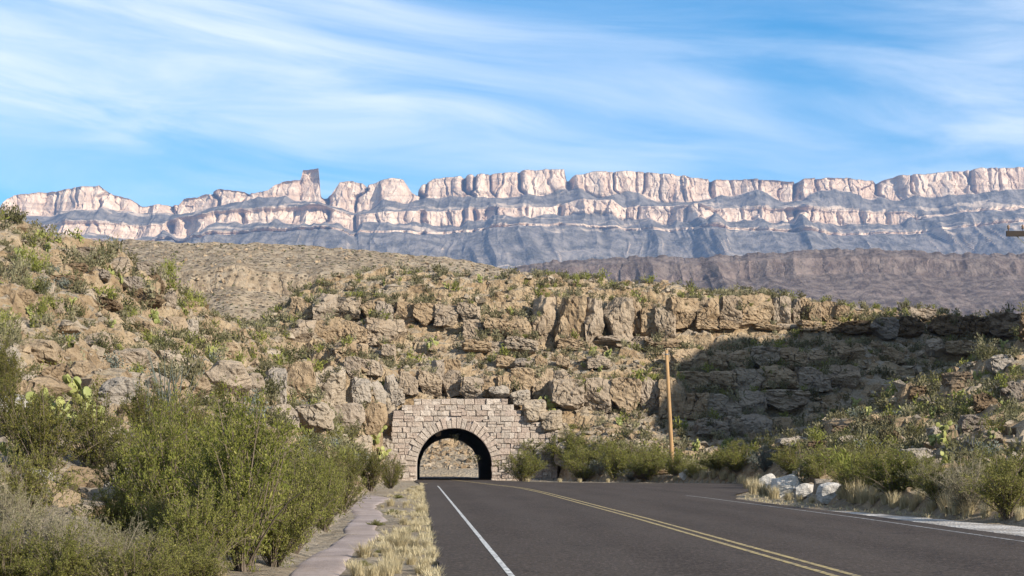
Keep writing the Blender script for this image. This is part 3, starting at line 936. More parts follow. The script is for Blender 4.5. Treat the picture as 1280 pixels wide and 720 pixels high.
# lining
ny_ = 40
tt = np.concatenate([[(-R_IN, -0.4)], [(R_IN * math.cos(t), ZC + R_IN * math.sin(t)) for t in ang], [(R_IN, -0.4)]])
vv = []
for k in range(ny_):
    y = 0.3 + k * (46.4 / (ny_ - 1))
    ox = (TUN_B[0] - TUN_A[0]) * y / 46.0
    s_ = 1.0 + 0.02 * (k > 0) + 0.03 * (k > 0) * fbm(np.arange(len(tt)) / 2.0, np.full(len(tt), k * 0.7), 5, 3)
    vv.append(np.stack([tt[:, 0] * s_ + ox, np.full(len(tt), y), tt[:, 1] * s_ - 0.26 * y / 46], -1))
obj('lining', mesh_np('lining', np.concatenate(vv), grid_faces(ny_, len(tt)), M['lining'], True), tunnel)

# ------------------------------------------------------------------ rock shapes
def rock_mesh(name, seed, n=6, sphere=0.45, cuts=9, mat=None, rough_=0.05, frac=0.0):
    rr = np.random.default_rng(seed)
    lin = np.linspace(-1, 1, n + 1)
    a, b = np.meshgrid(lin, lin)
    fv, ff = [], []
    o = 0
    for ax in range(3):
        for s_ in (-1, 1):
            q = np.zeros((n + 1, n + 1, 3))
            q[..., ax] = s_
            q[..., (ax + 1) % 3] = a
            q[..., (ax + 2) % 3] = b * s_
            fv.append(q.reshape(-1, 3))
            ff.append(grid_faces(n + 1, n + 1) + o)
            o += (n + 1) ** 2
    v, f = np.concatenate(fv), np.concatenate(ff)
    key = np.round(v * n * 2).astype(int)
    _, first, inv = np.unique(key, axis=0, return_index=True, return_inverse=True)
    v, f = v[first], inv.ravel()[f]
    sph = v / np.linalg.norm(v, axis=1)[:, None] * 1.18
    v = v * (1 - sphere) + sph * sphere
    for _ in range(cuts):
        d = rr.normal(size=3)
        d /= np.linalg.norm(d)
        lim = rr.uniform(0.72, 1.02)
        over = np.maximum(v @ d - lim, 0)
        v = v - over[:, None] * d
    v = v + rough_ * np.stack([fbm(v[:, 0] * 2 + 3 + seed, v[:, 1] * 2 + v[:, 2], seed, 3), fbm(v[:, 1] * 2 - seed, v[:, 2] * 2 + v[:, 0], seed + 3, 3),
                               fbm(v[:, 2] * 2 + seed, v[:, 0] * 2 - v[:, 1], seed + 6, 3)], -1) * 2
    if frac:                                   # joints and beds: sub-blocks set back or proud of each other
        u_ = v[:, 0] + 0.8 * v[:, 1]
        wv_ = 0.25 * fbm(u_ * 1.5 + seed, v[:, 2] * 1.5, seed + 50, 3)
        c_, e_ = cells(u_ * 0.9 + wv_ + seed * 3.1, v[:, 2] * 1.25 + wv_, 0.62, seed + 60)
        c2_, e2_ = cells(u_ + wv_ * 2 + seed, v[:, 2] * 1.5 + wv_, 0.27, seed + 66)
        k_ = frac * ((c_ - 0.5) * 0.9 - 0.5 * (1 - sstep(0, 0.2, e_)) + (c2_ - 0.5) * 0.4)
        v = v * (1 + k_[:, None] * np.array([0.7, 1.0, 0.45]))
    return mesh_np(name, v * 0.5, f, mat)


BOULD = [rock_mesh('rock', 100 + k, 12, 0.55, 9, M['rock'], 0.07, 0.14) for k in range(8)]
BLOCK = [rock_mesh('rock', 200 + k, 16, 0.16, 4, M['rock'], 0.055, 0.23) for k in range(14)]
BROWN = [rock_mesh('rock', 300 + k, 14, 0.3, 6, M['rock_brown'], 0.08, 0.3) for k in range(5)]
GREYR = [rock_mesh('rock', 400 + k, 12, 0.4, 7, M['rock_grey'], 0.08, 0.22) for k in range(7)]
n_rock = 0


def put_rock(px0, px1, py0, py1, kind, deep=0.9, sink=0.18, yaw=0.25, tilt=0.12, wide=1.06, fwd=0.0):
    """a rock of the hillside that spans this box of photo pixels; it stands where the sight line to its foot meets the ground"""
    global n_rock
    h = hit((px0 + px1) / 2, py1)
    sc = F / h[1]
    wdt, hgt = (px1 - px0) / sc, (py1 - py0) / sc
    dep = max(wdt * deep, hgt * 0.7)
    me = kind[int(RNG.integers(len(kind)))]
    y = h[1] + dep * 0.32 - fwd
    o = obj('rock', me, terrain, ((px0 + px1) / 2 / F * y - CX / F * y, y, h[2] + hgt * (0.5 - sink * 0.5)),
            (RNG.uniform(-tilt, tilt), RNG.uniform(-tilt, tilt), RNG.uniform(-yaw, yaw)), (wdt * wide, dep, hgt * (1 + sink)))
    n_rock += 1
    return o


def course(px0, px1, top0, top1, bot0, bot1, wpx, kind=None, gap=0.04, skip=0.0):
    """a bed of cliff blocks side by side"""
    x = px0
    while x < px1 - 4:
        wq = RNG.uniform(*wpx)
        t = (x + wq / 2 - px0) / (px1 - px0)
        if RNG.random() > skip:
            tp, bt = top0 + (top1 - top0) * t, bot0 + (bot1 - bot0) * t
            put_rock(x + gap * wq, x + wq * (1 - gap), tp + RNG.uniform(-2, 3), bt + RNG.uniform(-1, 2), kind or BLOCK, 1.0, 0.2, 0.16, 0.05, 1.2, 0.7)
        x += wq


# the cap-rock cliff and the ledges under it
course(366, 470, 372, 374, 398, 398, (18, 34))
course(362, 505, 399, 400, 428, 424, (26, 46))
course(470, 580, 378, 382, 402, 404, (16, 30), skip=0.1)
course(580, 648, 402, 400, 423, 421, (20, 34))
course(560, 660, 426, 424, 440, 438, (18, 40), skip=0.35)
course(668, 765, 371, 374, 424, 424, (20, 40))
course(765, 832, 380, 386, 420, 420, (14, 26))
course(700, 830, 426, 424, 438, 434, (18, 46), BLOCK, skip=0.35)
course(836, 962, 372, 371, 404, 402, (18, 42))
course(870, 1040, 404, 402, 414, 412, (20, 36), skip=0.1)
course(962, 1060, 372, 382, 400, 404, (10, 24))
course(1050, 1150, 400, 398, 418, 420, (26, 52), BROWN)
course(1165, 1280, 398, 396, 420, 424, (30, 54), BROWN)
course(1060, 1160, 384, 388, 398, 400, (10, 22), skip=0.35)
# ledges over and beside the portal
course(500, 560, 464, 466, 492, 492, (20, 40))
course(540, 575, 450, 452, 482, 484, (14, 20))
course(575, 645, 472, 472, 494, 494, (16, 34), skip=0.12)
course(640, 700, 462, 466, 494, 498, (18, 30), skip=0.15)
course(690, 790, 472, 476, 510, 514, (24, 44), skip=0.15)
course(796, 842, 470, 474, 512, 516, (20, 32))
course(415, 470, 445, 450, 468, 470, (14, 26), skip=0.2)
course(420, 560, 430, 432, 446, 448, (12, 28), skip=0.5)
course(600, 780, 446, 446, 460, 460, (12, 28), skip=0.55)
course(330, 424, 456, 458, 500, 506, (28, 46), GREYR + BOULD)
course(340, 480, 504, 508, 534, 540, (28, 46), GREYR + BOULD, skip=0.1)
course(400, 485, 540, 545, 566, 572, (18, 36), GREYR, skip=0.3)
course(440, 490, 476, 480, 506, 510, (18, 28), GREYR)
for b in ((478, 496, 520, 548), (474, 494, 546, 576), (480, 498, 574, 602), (655, 682, 500, 524), (678, 702, 514, 536), (640, 662, 490, 506), (690, 712, 534, 556), (694, 718, 556, 580), (484, 506, 500, 520), (612, 636, 489, 501)):
    put_rock(*b, GREYR, fwd=1.6 if 500 < b[0] < 690 else 0.6)
# ledges inside the shaded hollow
course(842, 1010, 440, 436, 462, 458, (22, 44), skip=0.1)
course(845, 1060, 464, 458, 490, 482, (26, 50))
course(850, 1000, 492, 490, 520, 514, (26, 54))
course(870, 960, 522, 520, 545, 542, (22, 46), skip=0.2)
course(1010, 1240, 436, 430, 456, 446, (22, 44), skip=0.3)
# the nearer western slope
for b in ((18, 82, 424, 450), (82, 104, 436, 458), (108, 142, 416, 438), (146, 196, 440, 464), (196, 242, 440, 463), (50, 84, 456, 476), (84, 112, 452, 474),
          (250, 312, 456, 494), (300, 330, 470, 492), (118, 150, 468, 490), (206, 232, 398, 420), (230, 246, 404, 426), (60, 82, 370, 390), (20, 46, 366, 386), (130, 152, 362, 376),
          (160, 190, 400, 414), (0, 24, 436, 456), (268, 300, 428, 446), (226, 262, 470, 492), (4, 30, 400, 416), (180, 212, 474, 496)):
    put_rock(*b, BOULD if RNG.random() < 0.6 else GREYR)
put_rock(122, 172, 474, 506, GREYR)
for b in ((172, 196, 328, 346), (188, 206, 344, 364), (132, 160, 328, 346), (80, 108, 330, 344), (116, 136, 340, 352), (150, 178, 348, 366), (160, 204, 362, 384), (206, 222, 366, 384),
          (96, 124, 312, 326), (40, 74, 320, 334), (60, 100, 344, 358), (0, 36, 334, 348), (120, 150, 372, 390)):
    put_rock(*b, BROWN if RNG.random() < 0.75 else BOULD)
# the nearer eastern slope
for b in ((1100, 1128, 540, 566), (1050, 1076, 545, 562), (1010, 1050, 552, 566), (1136, 1160, 486, 500), (1184, 1206, 560, 578), (1228, 1252, 545, 562), (1150, 1176, 498, 512),
          (1090, 1130, 520, 534), (1040, 1070, 532, 546), (1250, 1280, 480, 506), (1216, 1244, 494, 514), (1200, 1230, 520, 540), (970, 1010, 548, 562), (1130, 1165, 560, 584), (1255, 1280, 566, 590),
          (1180, 1210, 470, 488), (1236, 1266, 446, 470), (1160, 1190, 536, 552)):
    put_rock(*b, GREYR if RNG.random() < 0.7 else BROWN)
print('hillside rocks', n_rock)

# smaller rubble lying on the slopes, too many to count

def scatter(n, xr, yr, zmin=0.25, seed=1):
    rr = np.random.default_rng(seed)
    x, y = rr.uniform(*xr, n), rr.uniform(*yr, n)
    zz = ground_z(x, y)
    off = np.where(y < 144.6, np.maximum(np.interp(y, gy, fl_l[:, 0]) - x, x - np.interp(y, gy, fl_r[:, 0])), 5)
    k = (zz > zmin) & (off > 0.4)
    return np.stack([x, y, zz], -1)[k]


P = np.concatenate([scatter(18000, (-52, 48), (62, 176), 0.5, 2), scatter(5000, (-20, 24), (28, 75), 0.2, 3), scatter(4500, (-24, 14), (212, 262), 0.3, 4)])
P = P[in_view(P, 0.6, 80) | (P[:, 1] > 200)]
k = len(P)
print('rubble', k)
vr = np.random.default_rng(9)
szs = 0.14 + 0.85 * vr.random(k) ** 3.6
half = vr.random(k) < 0.5
for mt_, sel in (('rock_grey', half), ('rock', ~half)):
    v_, f_ = lumps(P[sel] + np.array([0, 0, 0.03]), szs[sel], 9)
    tag(obj('rubble', mesh_np('rubble', v_, f_, M[mt_]), terrain), kind='stuff')

# ------------------------------------------------------------------ plants
def quads(c, d, s, wd_):
    """leaf quads: centres c, long axes d, side axes s (unit), half sizes"""
    L = len(c)
    a = d * wd_[:, :1]
    b = s * wd_[:, 1:]
    v = np.stack([c - a, c + b, c + a, c - b], 1).reshape(-1, 3)
    return v, np.arange(L * 4).reshape(-1, 4)


def unit(a):
    return a / np.maximum(np.linalg.norm(a, axis=-1, keepdims=True), 1e-9)


def tubes(p0, p1, p2, r0, r1, seg=3):
    """thin three-sided stems through quadratic curves, vectorised"""
    L = len(p0)
    out = []
    ts = np.linspace(0, 1, seg + 1)
    d = unit(p2 - p0)
    s1 = unit(np.cross(d, np.array([0.31, 0.77, 0.55])))
    s2 = np.cross(d, s1)
    for t in ts:
        c = p0 * (1 - t) ** 2 + 2 * p1 * t * (1 - t) + p2 * t * t
        r = (r0 * (1 - t) + r1 * t)[:, None]
        for k in range(3):
            out.append(c + r * (s1 * math.cos(k * 2.094) + s2 * math.sin(k * 2.094)))
    v = np.stack(out, 1)
    f = []
    for j in range(seg):
        for k in range(3):
            f.append((j * 3 + k, j * 3 + (k + 1) % 3, j * 3 + 3 + (k + 1) % 3, j * 3 + 3 + k))
    f = np.array(f)
    return v.reshape(-1, 3), (f[None] + (np.arange(L) * v.shape[1])[:, None, None]).reshape(-1, 4)


def bush_data(seed, stems, twigs, leaves, leaf, spread=1.0, upright=0.5, twl=0.26):
    """unit bush (radius 1, height 1.6 or so): stems, twigs along them, leaves along the twigs"""
    rr = np.random.default_rng(seed)
    az = rr.uniform(0, 6.283, stems)
    rad = np.sqrt(rr.random(stems)) * spread
    lob = 1 + 0.28 * np.sin(az * 2 + rr.uniform(0, 6)) + 0.2 * np.sin(az * 3 + rr.uniform(0, 6))
    hgt = (1.5 - 0.75 * (rad / spread) ** 2) * rr.uniform(0.68, 1.08, stems) * (0.6 + 0.8 * upright)
    tip = np.stack([np.cos(az) * rad * lob, np.sin(az) * rad * lob, hgt], -1)
    b0 = np.stack([np.cos(az), np.sin(az), az * 0], -1) * rr.uniform(0, 0.12, (stems, 1))
    mid = (b0 + tip) / 2 + np.array([0, 0, 0.22]) + rr.normal(0, 0.09, (stems, 3))
    sv, sf = tubes(b0, mid, tip, np.full(stems, 0.014), np.full(stems, 0.004), 4)
    nd = 9
    ad = rr.uniform(0, 6.283, nd)
    rd = rr.uniform(0.3, 1.1, nd) * spread
    dt = np.stack([np.cos(ad) * rd, np.sin(ad) * rd, (1.45 - 0.6 * rd ** 2) * rr.uniform(0.8, 1.2, nd) * (0.6 + 0.8 * upright)], -1)
    dv, df = tubes(dt * 0.03, dt * 0.5 + np.array([0, 0, 0.15]) + rr.normal(0, 0.1, dt.shape), dt, np.full(nd, 0.018), np.full(nd, 0.005), 4)
    sf = np.concatenate([sf, df + len(sv)])
    sv = np.concatenate([sv, dv])
    t = rr.uniform(0.07, 1.0, (stems, twigs, 1)) ** 0.85
    root = b0[:, None] * (1 - t) ** 2 + 2 * mid[:, None] * t * (1 - t) + tip[:, None] * t * t
    dr = unit(unit(tip - b0)[:, None] * 0.55 + rr.normal(0, 0.6, (stems, twigs, 3)) + np.array([0, 0, 0.25]))
    ln = rr.uniform(0.45, 1.2, (stems, twigs, 1)) * twl
    end = root + dr * ln
    R_, E_ = root.reshape(-1, 3), end.reshape(-1, 3)
    tv, tf = tubes(R_, (R_ + E_) / 2 + rr.normal(0, 0.015, R_.shape), E_, np.full(len(R_), 0.0032), np.full(len(R_), 0.0015), 1)
    u = rr.random((len(R_), leaves, 1)) ** 0.7
    c = (R_[:, None] * (1 - u) + E_[:, None] * u + rr.normal(0, 0.022, (len(R_), leaves, 3))).reshape(-1, 3)
    c[:, 2] = np.abs(c[:, 2]) + 0.01
    d = unit(np.repeat(unit(E_ - R_), leaves, 0) + rr.normal(0, 0.6, c.shape))
    s_ = unit(np.cross(d, rr.normal(size=c.shape)))
    sz = rr.uniform(0.6, 1.3, (len(c), 1)) * np.array([leaf])
    lv, lf = quads(c, d, s_, np.repeat(sz, 1, 0))
    tint = np.clip(rr.normal(0.4, 0.22, len(c)) + 0.18 * np.repeat(rr.normal(size=len(R_)), leaves), 0, 1)
    return (np.concatenate([sv, tv]), np.concatenate([sf, tf + len(sv)])), (lv, lf, tint)


def bush_meshes(name, seed, mat, *a, **k):
    (sv, sf), (lv, lf, t) = bush_data(seed, *a, **k)
    return mesh_np('branches', sv, sf, M['twig' if mat is M['leaf_dry'] else 'bark'], True), mesh_np('foliage', lv, lf, mat, False, attr=t)


BM = {}
for q in range(3):
    BM['green', q] = bush_meshes('b', 500 + q, M['leaf_green'], 46, 28, 15, (0.025, 0.0088), 1.0, 0.55, 0.27)
    BM['olive', q] = bush_meshes('b', 520 + q, M['leaf_olive'], 42, 24, 15, (0.024, 0.010), 1.0, 0.5, 0.25)
    BM['dark', q] = bush_meshes('b', 540 + q, M['leaf_dark'], 34, 26, 14, (0.022, 0.011), 1.0, 0.62, 0.24)
for q in range(2):
    BM['grey', q] = bush_meshes('b', 560 + q, M['leaf_grey'], 44, 20, 10, (0.026, 0.010), 1.0, 0.35, 0.2)
    BM['dry', q] = bush_meshes('b', 580 + q, M['leaf_dry'], 50, 30, 8, (0.022, 0.0055), 1.0, 0.45, 0.3)
BM['grey', 2], BM['dry', 2] = BM['grey', 0], BM['dry', 1]


def put_bush(px, py, wpx, hpx, kind, label, cat='bush', group=None, name='creosote_bush'):
    h = hit(px, py)
    sc = F / h[1]
    r_, hh = wpx / sc / 2, hpx / sc * (0.86 if px > 560 and hpx > 20 else 1.0)
    q = int(RNG.integers(3))
    o = empty(name, (h[0], h[1] + r_ * 0.2, h[2] - 0.04), RNG.uniform(0, 6.28), (r_ / 1.05, r_ / 1.05, hh / {'green': 1.55, 'olive': 1.5, 'dark': 1.65, 'grey': 1.3, 'dry': 1.42}[kind]))
    obj('branches', BM[kind, q][0], o)
    obj('foliage', BM[kind, q][1], o)
    return tag(o, label, cat, group)


ORD = ['first', 'second', 'third', 'fourth', 'fifth', 'sixth', 'seventh', 'eighth', 'ninth', 'tenth', 'eleventh', 'twelfth']


def ranked(spots, back_row):
    """(spot, row word, ordinal) with the ordinals counted along the road within the front and the back row"""
    out = []
    for row, sel in (('front', [a for a in spots if a[1] >= back_row]), ('back', [a for a in spots if a[1] < back_row])):
        out += [(a, row, ORD[i]) for i, a in enumerate(sorted(sel))]
    return out


LG = 'bushes crowding the slope beside the dirt path'
for a, kd, lb in (((300, 716, 200, 215), 'green', 'largest feathery green bush, standing at the dirt path edge'),
                  ((225, 690, 150, 185), 'green', 'feathery green bush between the largest bush and the dry twiggy bushes'),
                  ((365, 692, 110, 120), 'olive', 'small olive bush overhanging the dirt path beside the largest feathery bush'),
                  ((290, 655, 170, 140), 'green', 'feathery green bush directly uphill behind the largest bush'),
                  ((210, 640, 130, 130), 'green', 'feathery green bush just below the pale ocotillo stems'),
                  ((340, 708, 120, 125), 'green', 'round feathery bush squeezed between the largest bush and the dirt path'),
                  ((404, 664, 86, 84), 'green', 'low feathery bush leaning over the dirt path halfway to the dark bushes'),
                  ((428, 640, 70, 60), 'olive', 'low olive bush on the path edge next to the dark bushes'),
                  ((250, 722, 130, 120), 'green', 'low feathery bush in front of the largest bush among straw tufts'),
                  ((380, 652, 110, 95), 'green', 'spreading green bush on the path edge between small olive bush and dark bushes')):
    put_bush(*a, kd, lb, 'bush', LG, 'mesquite_bush')
for a in ((45, 735, 190, 110), (140, 738, 130, 90), (-15, 700, 130, 120)):
    put_bush(*a, 'dry', 'dry grey brown twiggy bush in the low corner beside the feathery bushes', 'bush', LG, 'twiggy_bush')
for a in ((110, 730, 110, 95), (30, 655, 110, 100), (190, 700, 90, 90), (250, 738, 110, 70), (70, 745, 120, 90), (160, 748, 120, 80), (5, 740, 100, 90), (200, 742, 120, 80), (150, 680, 110, 90)):
    put_bush(*a, 'olive', 'low olive bush among the dry twiggy bushes', 'bush', LG, 'creosote_bush')
for a in ((50, 600, 120, 110), (115, 590, 120, 110), (180, 560, 90, 80), (15, 555, 90, 95), (150, 625, 90, 80), (0, 500, 75, 70), (235, 560, 90, 70)):
    put_bush(*a, 'dark', {50: 'dark yellowish creosote bush rising directly behind the dry twiggy bushes', 115: 'dark yellowish creosote bush between the large prickly pears and pale limestone chunks',
                          180: 'dark creosote bush at the foot of the ocotillo stems', 15: 'dark creosote bush beside the half hidden pale boulder', 150: 'dark creosote bush among the broken pale limestone chunks',
                          0: 'dark rounded creosote bush highest up among the tan boulders', 235: 'dark creosote bush uphill of the feathery bushes, next to the ocotillos'}[a[0]], 'bush', LG, 'creosote_bush')
for a in ((330, 600, 100, 80), (270, 585, 100, 75), (390, 618, 80, 60)):
    put_bush(*a, 'olive', 'rounded olive bush standing behind the feathery bushes by the path', 'bush', LG, 'creosote_bush')
for a in ((430, 622, 70, 62), (462, 614, 64, 52), (488, 611, 50, 44), (410, 606, 60, 50), (448, 602, 60, 40)):
    put_bush(*a, 'dark', 'dark green bush where the dirt path ends beside the tunnel', 'bush', 'dark bushes at the path end', 'creosote_bush')
RG = 'bushes along the far kerb by the pole'
for a, row_, nth in ranked(((652, 602, 62, 44), (686, 600, 80, 58), (730, 602, 84, 50), (770, 601, 74, 54), (812, 601, 76, 50), (708, 582, 64, 50), (668, 588, 60, 44), (846, 596, 56, 34), (750, 588, 70, 44), (795, 590, 64, 42), (866, 598, 40, 24)), 595):
    put_bush(*a, 'olive' if a[0] % 2 else 'green', f'rounded green bush, {nth} in the {row_} row from tunnel portal towards wooden pole', 'bush', RG, 'mesquite_bush')
for a in ((752, 596, 44, 30), (790, 602, 40, 22)):
    put_bush(*a, 'grey', 'small silvery bush among the green bushes beside the tunnel', 'bush', RG, 'sage_bush')
for a, row_, nth in ranked(((925, 592, 76, 44), (1000, 596, 96, 52), (1030, 606, 90, 52), (1075, 618, 96, 58), (1122, 624, 104, 66), (1105, 604, 84, 50), (1055, 596, 84, 48), (898, 592, 50, 30), (1150, 606, 80, 50)), 600):
    put_bush(*a, 'green' if a[0] in (1075, 1122, 925, 1030) else 'olive', f'leafy green bush behind the white boulders, {nth} in the {row_} row counting from the pole', 'bush', 'bushes behind the boulders', 'mesquite_bush')
put_bush(958, 590, 52, 38, 'grey', 'rounded blue grey sage bush beside the white boulders', 'bush', None, 'sage_bush')
for a, row_, nth in ranked(((1215, 643, 110, 84), (1265, 650, 120, 96), (1178, 634, 90, 64), (1290, 626, 100, 90), (1240, 620, 100, 70), (1165, 618, 66, 50)), 630):
    put_bush(*a, 'dry' if a[0] in (1215, 1165) else 'olive', f'bush beside the pale gravel shoulder, {nth} in the {row_} row counting from the white boulders', 'bush', 'bushes by the gravel shoulder', 'twiggy_bush')

# prickly pears
def pad_mesh(name, mat):
    nu, nw = 12, 5
    v, f = [(0, 0, 0)], []
    for j in range(1, nw):
        for i in range(nu):
            t = i / nu * 2 * math.pi
            s_ = math.sin(j / nw * math.pi)
            v.append((math.cos(t) * s_ * 0.5 * (1.0 - 0.18 * math.cos(j / nw * math.pi) * -1), math.sin(t) * s_ * 0.07, 0.5 - 0.5 * math.cos(j / nw * math.pi)))
    v.append((0, 0, 1))
    q4 = []
    for j in range(nw - 2):
        for i in range(nu):
            a = 1 + j * nu + i
            b = 1 + j * nu + (i + 1) % nu
            q4.append((a, b, b + nu, a + nu))
    t3 = [(0, 1 + (i + 1) % nu, 1 + i) for i in range(nu)] + [(len(v) - 1, 1 + (nw - 2) * nu + i, 1 + (nw - 2) * nu + (i + 1) % nu) for i in range(nu)]
    return np.array(v), np.array(q4), np.array(t3)


pv_, pq_, pt_ = pad_mesh('pad', None)
PAD = mesh_np('pad', pv_, [pq_, pt_], M['cactus'], True)


def pear_layout(seed, n):
    """pads as matrices: base pads stand on the ground, others grow from the rim of an earlier pad"""
    rr = np.random.default_rng(seed)
    out = []
    nb = max(3, n // 4)
    for i in range(nb):
        s_ = rr.uniform(0.26, 0.36)
        a, r_ = rr.uniform(0, 6.28), rr.uniform(0, 0.13)
        out.append((Matrix.Translation((math.cos(a) * r_, math.sin(a) * r_, -0.04)) @ Matrix.Rotation(rr.uniform(0, 3.14), 4, 'Z')
                    @ Matrix.Rotation(rr.uniform(-0.5, 0.5), 4, 'Y') @ Matrix.Rotation(rr.uniform(-0.3, 0.3), 4, 'X') @ Matrix.Diagonal((s_, s_, s_ * 1.15, 1)), 0))
    while len(out) < n:
        pm, g_ = out[int(rr.integers(len(out)))]
        if g_ > 2:
            continue
        ph = rr.uniform(-0.9, 0.9)
        rel = Matrix.Translation((math.sin(ph) * 0.47, 0, 0.5 + 0.46 * math.cos(ph))) @ Matrix.Rotation(ph * 0.8, 4, 'Y') @ Matrix.Rotation(rr.uniform(-1.2, 1.2), 4, 'Z') \
            @ Matrix.Rotation(rr.uniform(-0.25, 0.25), 4, 'X') @ Matrix.Scale(rr.uniform(0.78, 1.0), 4)
        out.append((pm @ rel, g_ + 1))
    return [m_ for m_, _ in out]


def pear_joined(seed, n):
    vs, q4, t3 = [], [], []
    for i, m_ in enumerate(pear_layout(seed, n)):
        a = np.array(m_)
        vs.append(pv_ @ a[:3, :3].T + a[:3, 3])
        q4.append(pq_ + i * len(pv_))
        t3.append(pt_ + i * len(pv_))
    return mesh_np('prickly_pear', np.concatenate(vs), [np.concatenate(q4), np.concatenate(t3)], M['cactus'], True)


for i, (px, py, hpx) in enumerate(((112, 522, 54), (45, 560, 60), (20, 585, 52), (125, 560, 46), (75, 545, 48))):
    h = hit(px, py)
    s_ = hpx * 1.02 / (F / h[1]) / 0.95
    o = empty('prickly_pear', (h[0], h[1], h[2] + 0.05), RNG.uniform(0, 6), s_)
    for m_ in pear_layout(700 + i, 22):
        pd = obj('pad', PAD, o)
        pd.matrix_local = m_
    tag(o, 'large yellow green prickly pear among the dark creosote bushes', 'cactus', 'prickly pears among the creosote')
PEAR = [pear_joined(720 + q, 16 + 4 * (q % 3)) for q in range(6)]
spots = [(20, 330, 16), (50, 300, 16), (30, 342, 16), (35, 360, 18), (150, 355, 20), (135, 350, 14), (88, 392, 18), (38, 395, 14), (195, 405, 18), (140, 410, 12), (200, 432, 16), (265, 452, 20), (125, 450, 12),
         (232, 396, 12), (100, 308, 14), (60, 316, 14), (75, 305, 12), (478, 500, 14), (468, 560, 24), (475, 575, 22), (360, 370, 10), (405, 372, 10), (520, 400, 12), (536, 440, 14), (545, 435, 12), (740, 445, 16),
         (760, 450, 12), (700, 480, 14), (750, 470, 14), (690, 520, 20), (670, 515, 16), (775, 535, 14), (640, 395, 10), (480, 360, 10), (560, 362, 10), (600, 356, 10), (800, 378, 10), (885, 378, 10), (1050, 410, 14), (1062, 405, 12),
         (905, 560, 16), (870, 570, 14), (1068, 514, 24), (1085, 520, 22), (1110, 500, 22), (1130, 522, 22), (1150, 518, 24), (1165, 524, 20), (1180, 556, 40), (1165, 560, 30), (1060, 548, 16), (1225, 480, 26),
         (1215, 452, 20), (1240, 560, 26), (1250, 440, 22), (1270, 470, 24), (1200, 500, 18), (1140, 500, 16), (1020, 545, 16), (1185, 590, 34), (1255, 520, 24), (1040, 520, 14), (1275, 430, 18), (1230, 430, 16)]
for i, (px, py, hpx) in enumerate(spots):
    h = hit(px, py)
    s_ = hpx * (0.62 if px > 1000 and py > 420 else 0.9) / (F / h[1]) / 0.9
    o = obj('prickly_pear', PEAR[i % 6], None, (h[0], h[1], h[2] + 0.03), (0, 0, RNG.uniform(0, 6)), (s_ * 1.15, s_ * 1.15, s_))
    if px > 1000 and py > 420:
        tag(o, 'prickly pear on the shaded slope above the gravel shoulder', 'cactus', 'prickly pears on the shaded slope')
    elif px < 340:
        tag(o, 'yellow green prickly pear on the boulder strewn slope above the creosote bushes', 'cactus', 'prickly pears on the boulder slope')
    else:
        tag(o, 'small prickly pear on the ledges round the tunnel', 'cactus', 'prickly pears on the ledges')

# ocotillo: bare whips beside the feathery bush
def whips(seed, n, hgt, spread):
    rr = np.random.default_rng(seed)
    az = rr.uniform(0, 6.28, n)
    r_ = rr.uniform(0.2, 1.0, n) * spread
    tip = np.stack([np.cos(az) * r_, np.sin(az) * r_, rr.uniform(0.6, 1.0, n) * hgt], -1)
    return tubes(tip * 0.02, tip * np.array([0.35, 0.35, 0.5]), tip, np.full(n, 0.022), np.full(n, 0.008), 4)


for i, (px, py, hpx) in enumerate(((206, 530, 92), (222, 540, 84), (182, 535, 66))):
    h = hit(px, py)
    hh = hpx / (F / h[1])
    v_, f_ = whips(60 + i, 16, hh, hh * 0.38)
    o = obj('ocotillo', mesh_np('ocotillo', v_, f_, M['leaf_grey'], True, attr=np.full(len(f_), 0.5)), None, (h[0], h[1], h[2] - 0.05))
    tag(o, 'ocotillo with thin pale upright stems rising behind the feathery bush', 'ocotillo', 'ocotillos behind the feathery bush')

# small shrubs dotted over the hillsides
def shrub_small(seed, mat, n=150, leaf=(0.075, 0.028)):
    rr = np.random.default_rng(seed)
    st = 14
    az = rr.uniform(0, 6.28, st)
    r_ = np.sqrt(rr.random(st)) * 0.8
    tip = np.stack([np.cos(az) * r_, np.sin(az) * r_, 0.95 - 0.5 * r_ ** 2 + rr.uniform(-0.2, 0.15, st)], -1)
    i = rr.integers(st, size=n)
    t = rr.uniform(0.25, 1.05, n)[:, None]
    c = tip[i] * t + rr.normal(0, 0.11, (n, 3))
    c[:, 2] = np.abs(c[:, 2])
    d = unit(unit(tip[i]) + rr.normal(0, 0.5, c.shape))
    s_ = unit(np.cross(d, rr.normal(size=c.shape)))
    v, f = quads(c, d, s_, rr.uniform(0.7, 1.4, (n, 1)) * np.array([leaf]))
    return v, f, np.clip(rr.normal(0.45, 0.25, n), 0, 1)


SH = []
for q in range(12):
    mat = ['leaf_hill', 'leaf_hill', 'leaf_hill', 'leaf_yellow', 'leaf_hill', 'leaf_hill', 'leaf_grey', 'leaf_dry', 'leaf_hill', 'leaf_dark', 'leaf_hill', 'leaf_dry'][q]
    v_, f_, t_ = shrub_small(800 + q, mat, 420, (0.085, 0.022) if q % 2 else (0.065, 0.03))
    SH.append(mesh_np('desert_shrub', v_, f_, M[mat], False, attr=t_))

P = np.concatenate([scatter(17000, (-52, 48), (66, 178), 0.6, 21), scatter(500, (-22, 26), (36, 66), 0.3, 22)])
P = P[in_view(P, 0.5, 10)]
bpy.context.view_layer.update()
dg = bpy.context.evaluated_depsgraph_get()
down = Vector((0, 0, -1))
for i in range(len(P)):
    ok, loc, nr, _i, ob_, _m = S.ray_cast(dg, Vector((P[i, 0], P[i, 1], P[i, 2] + 6.0)), down, distance=7.0)
    if ok and ob_.name.startswith('rock'):
        P[i, 2] = max(P[i, 2], loc.z)
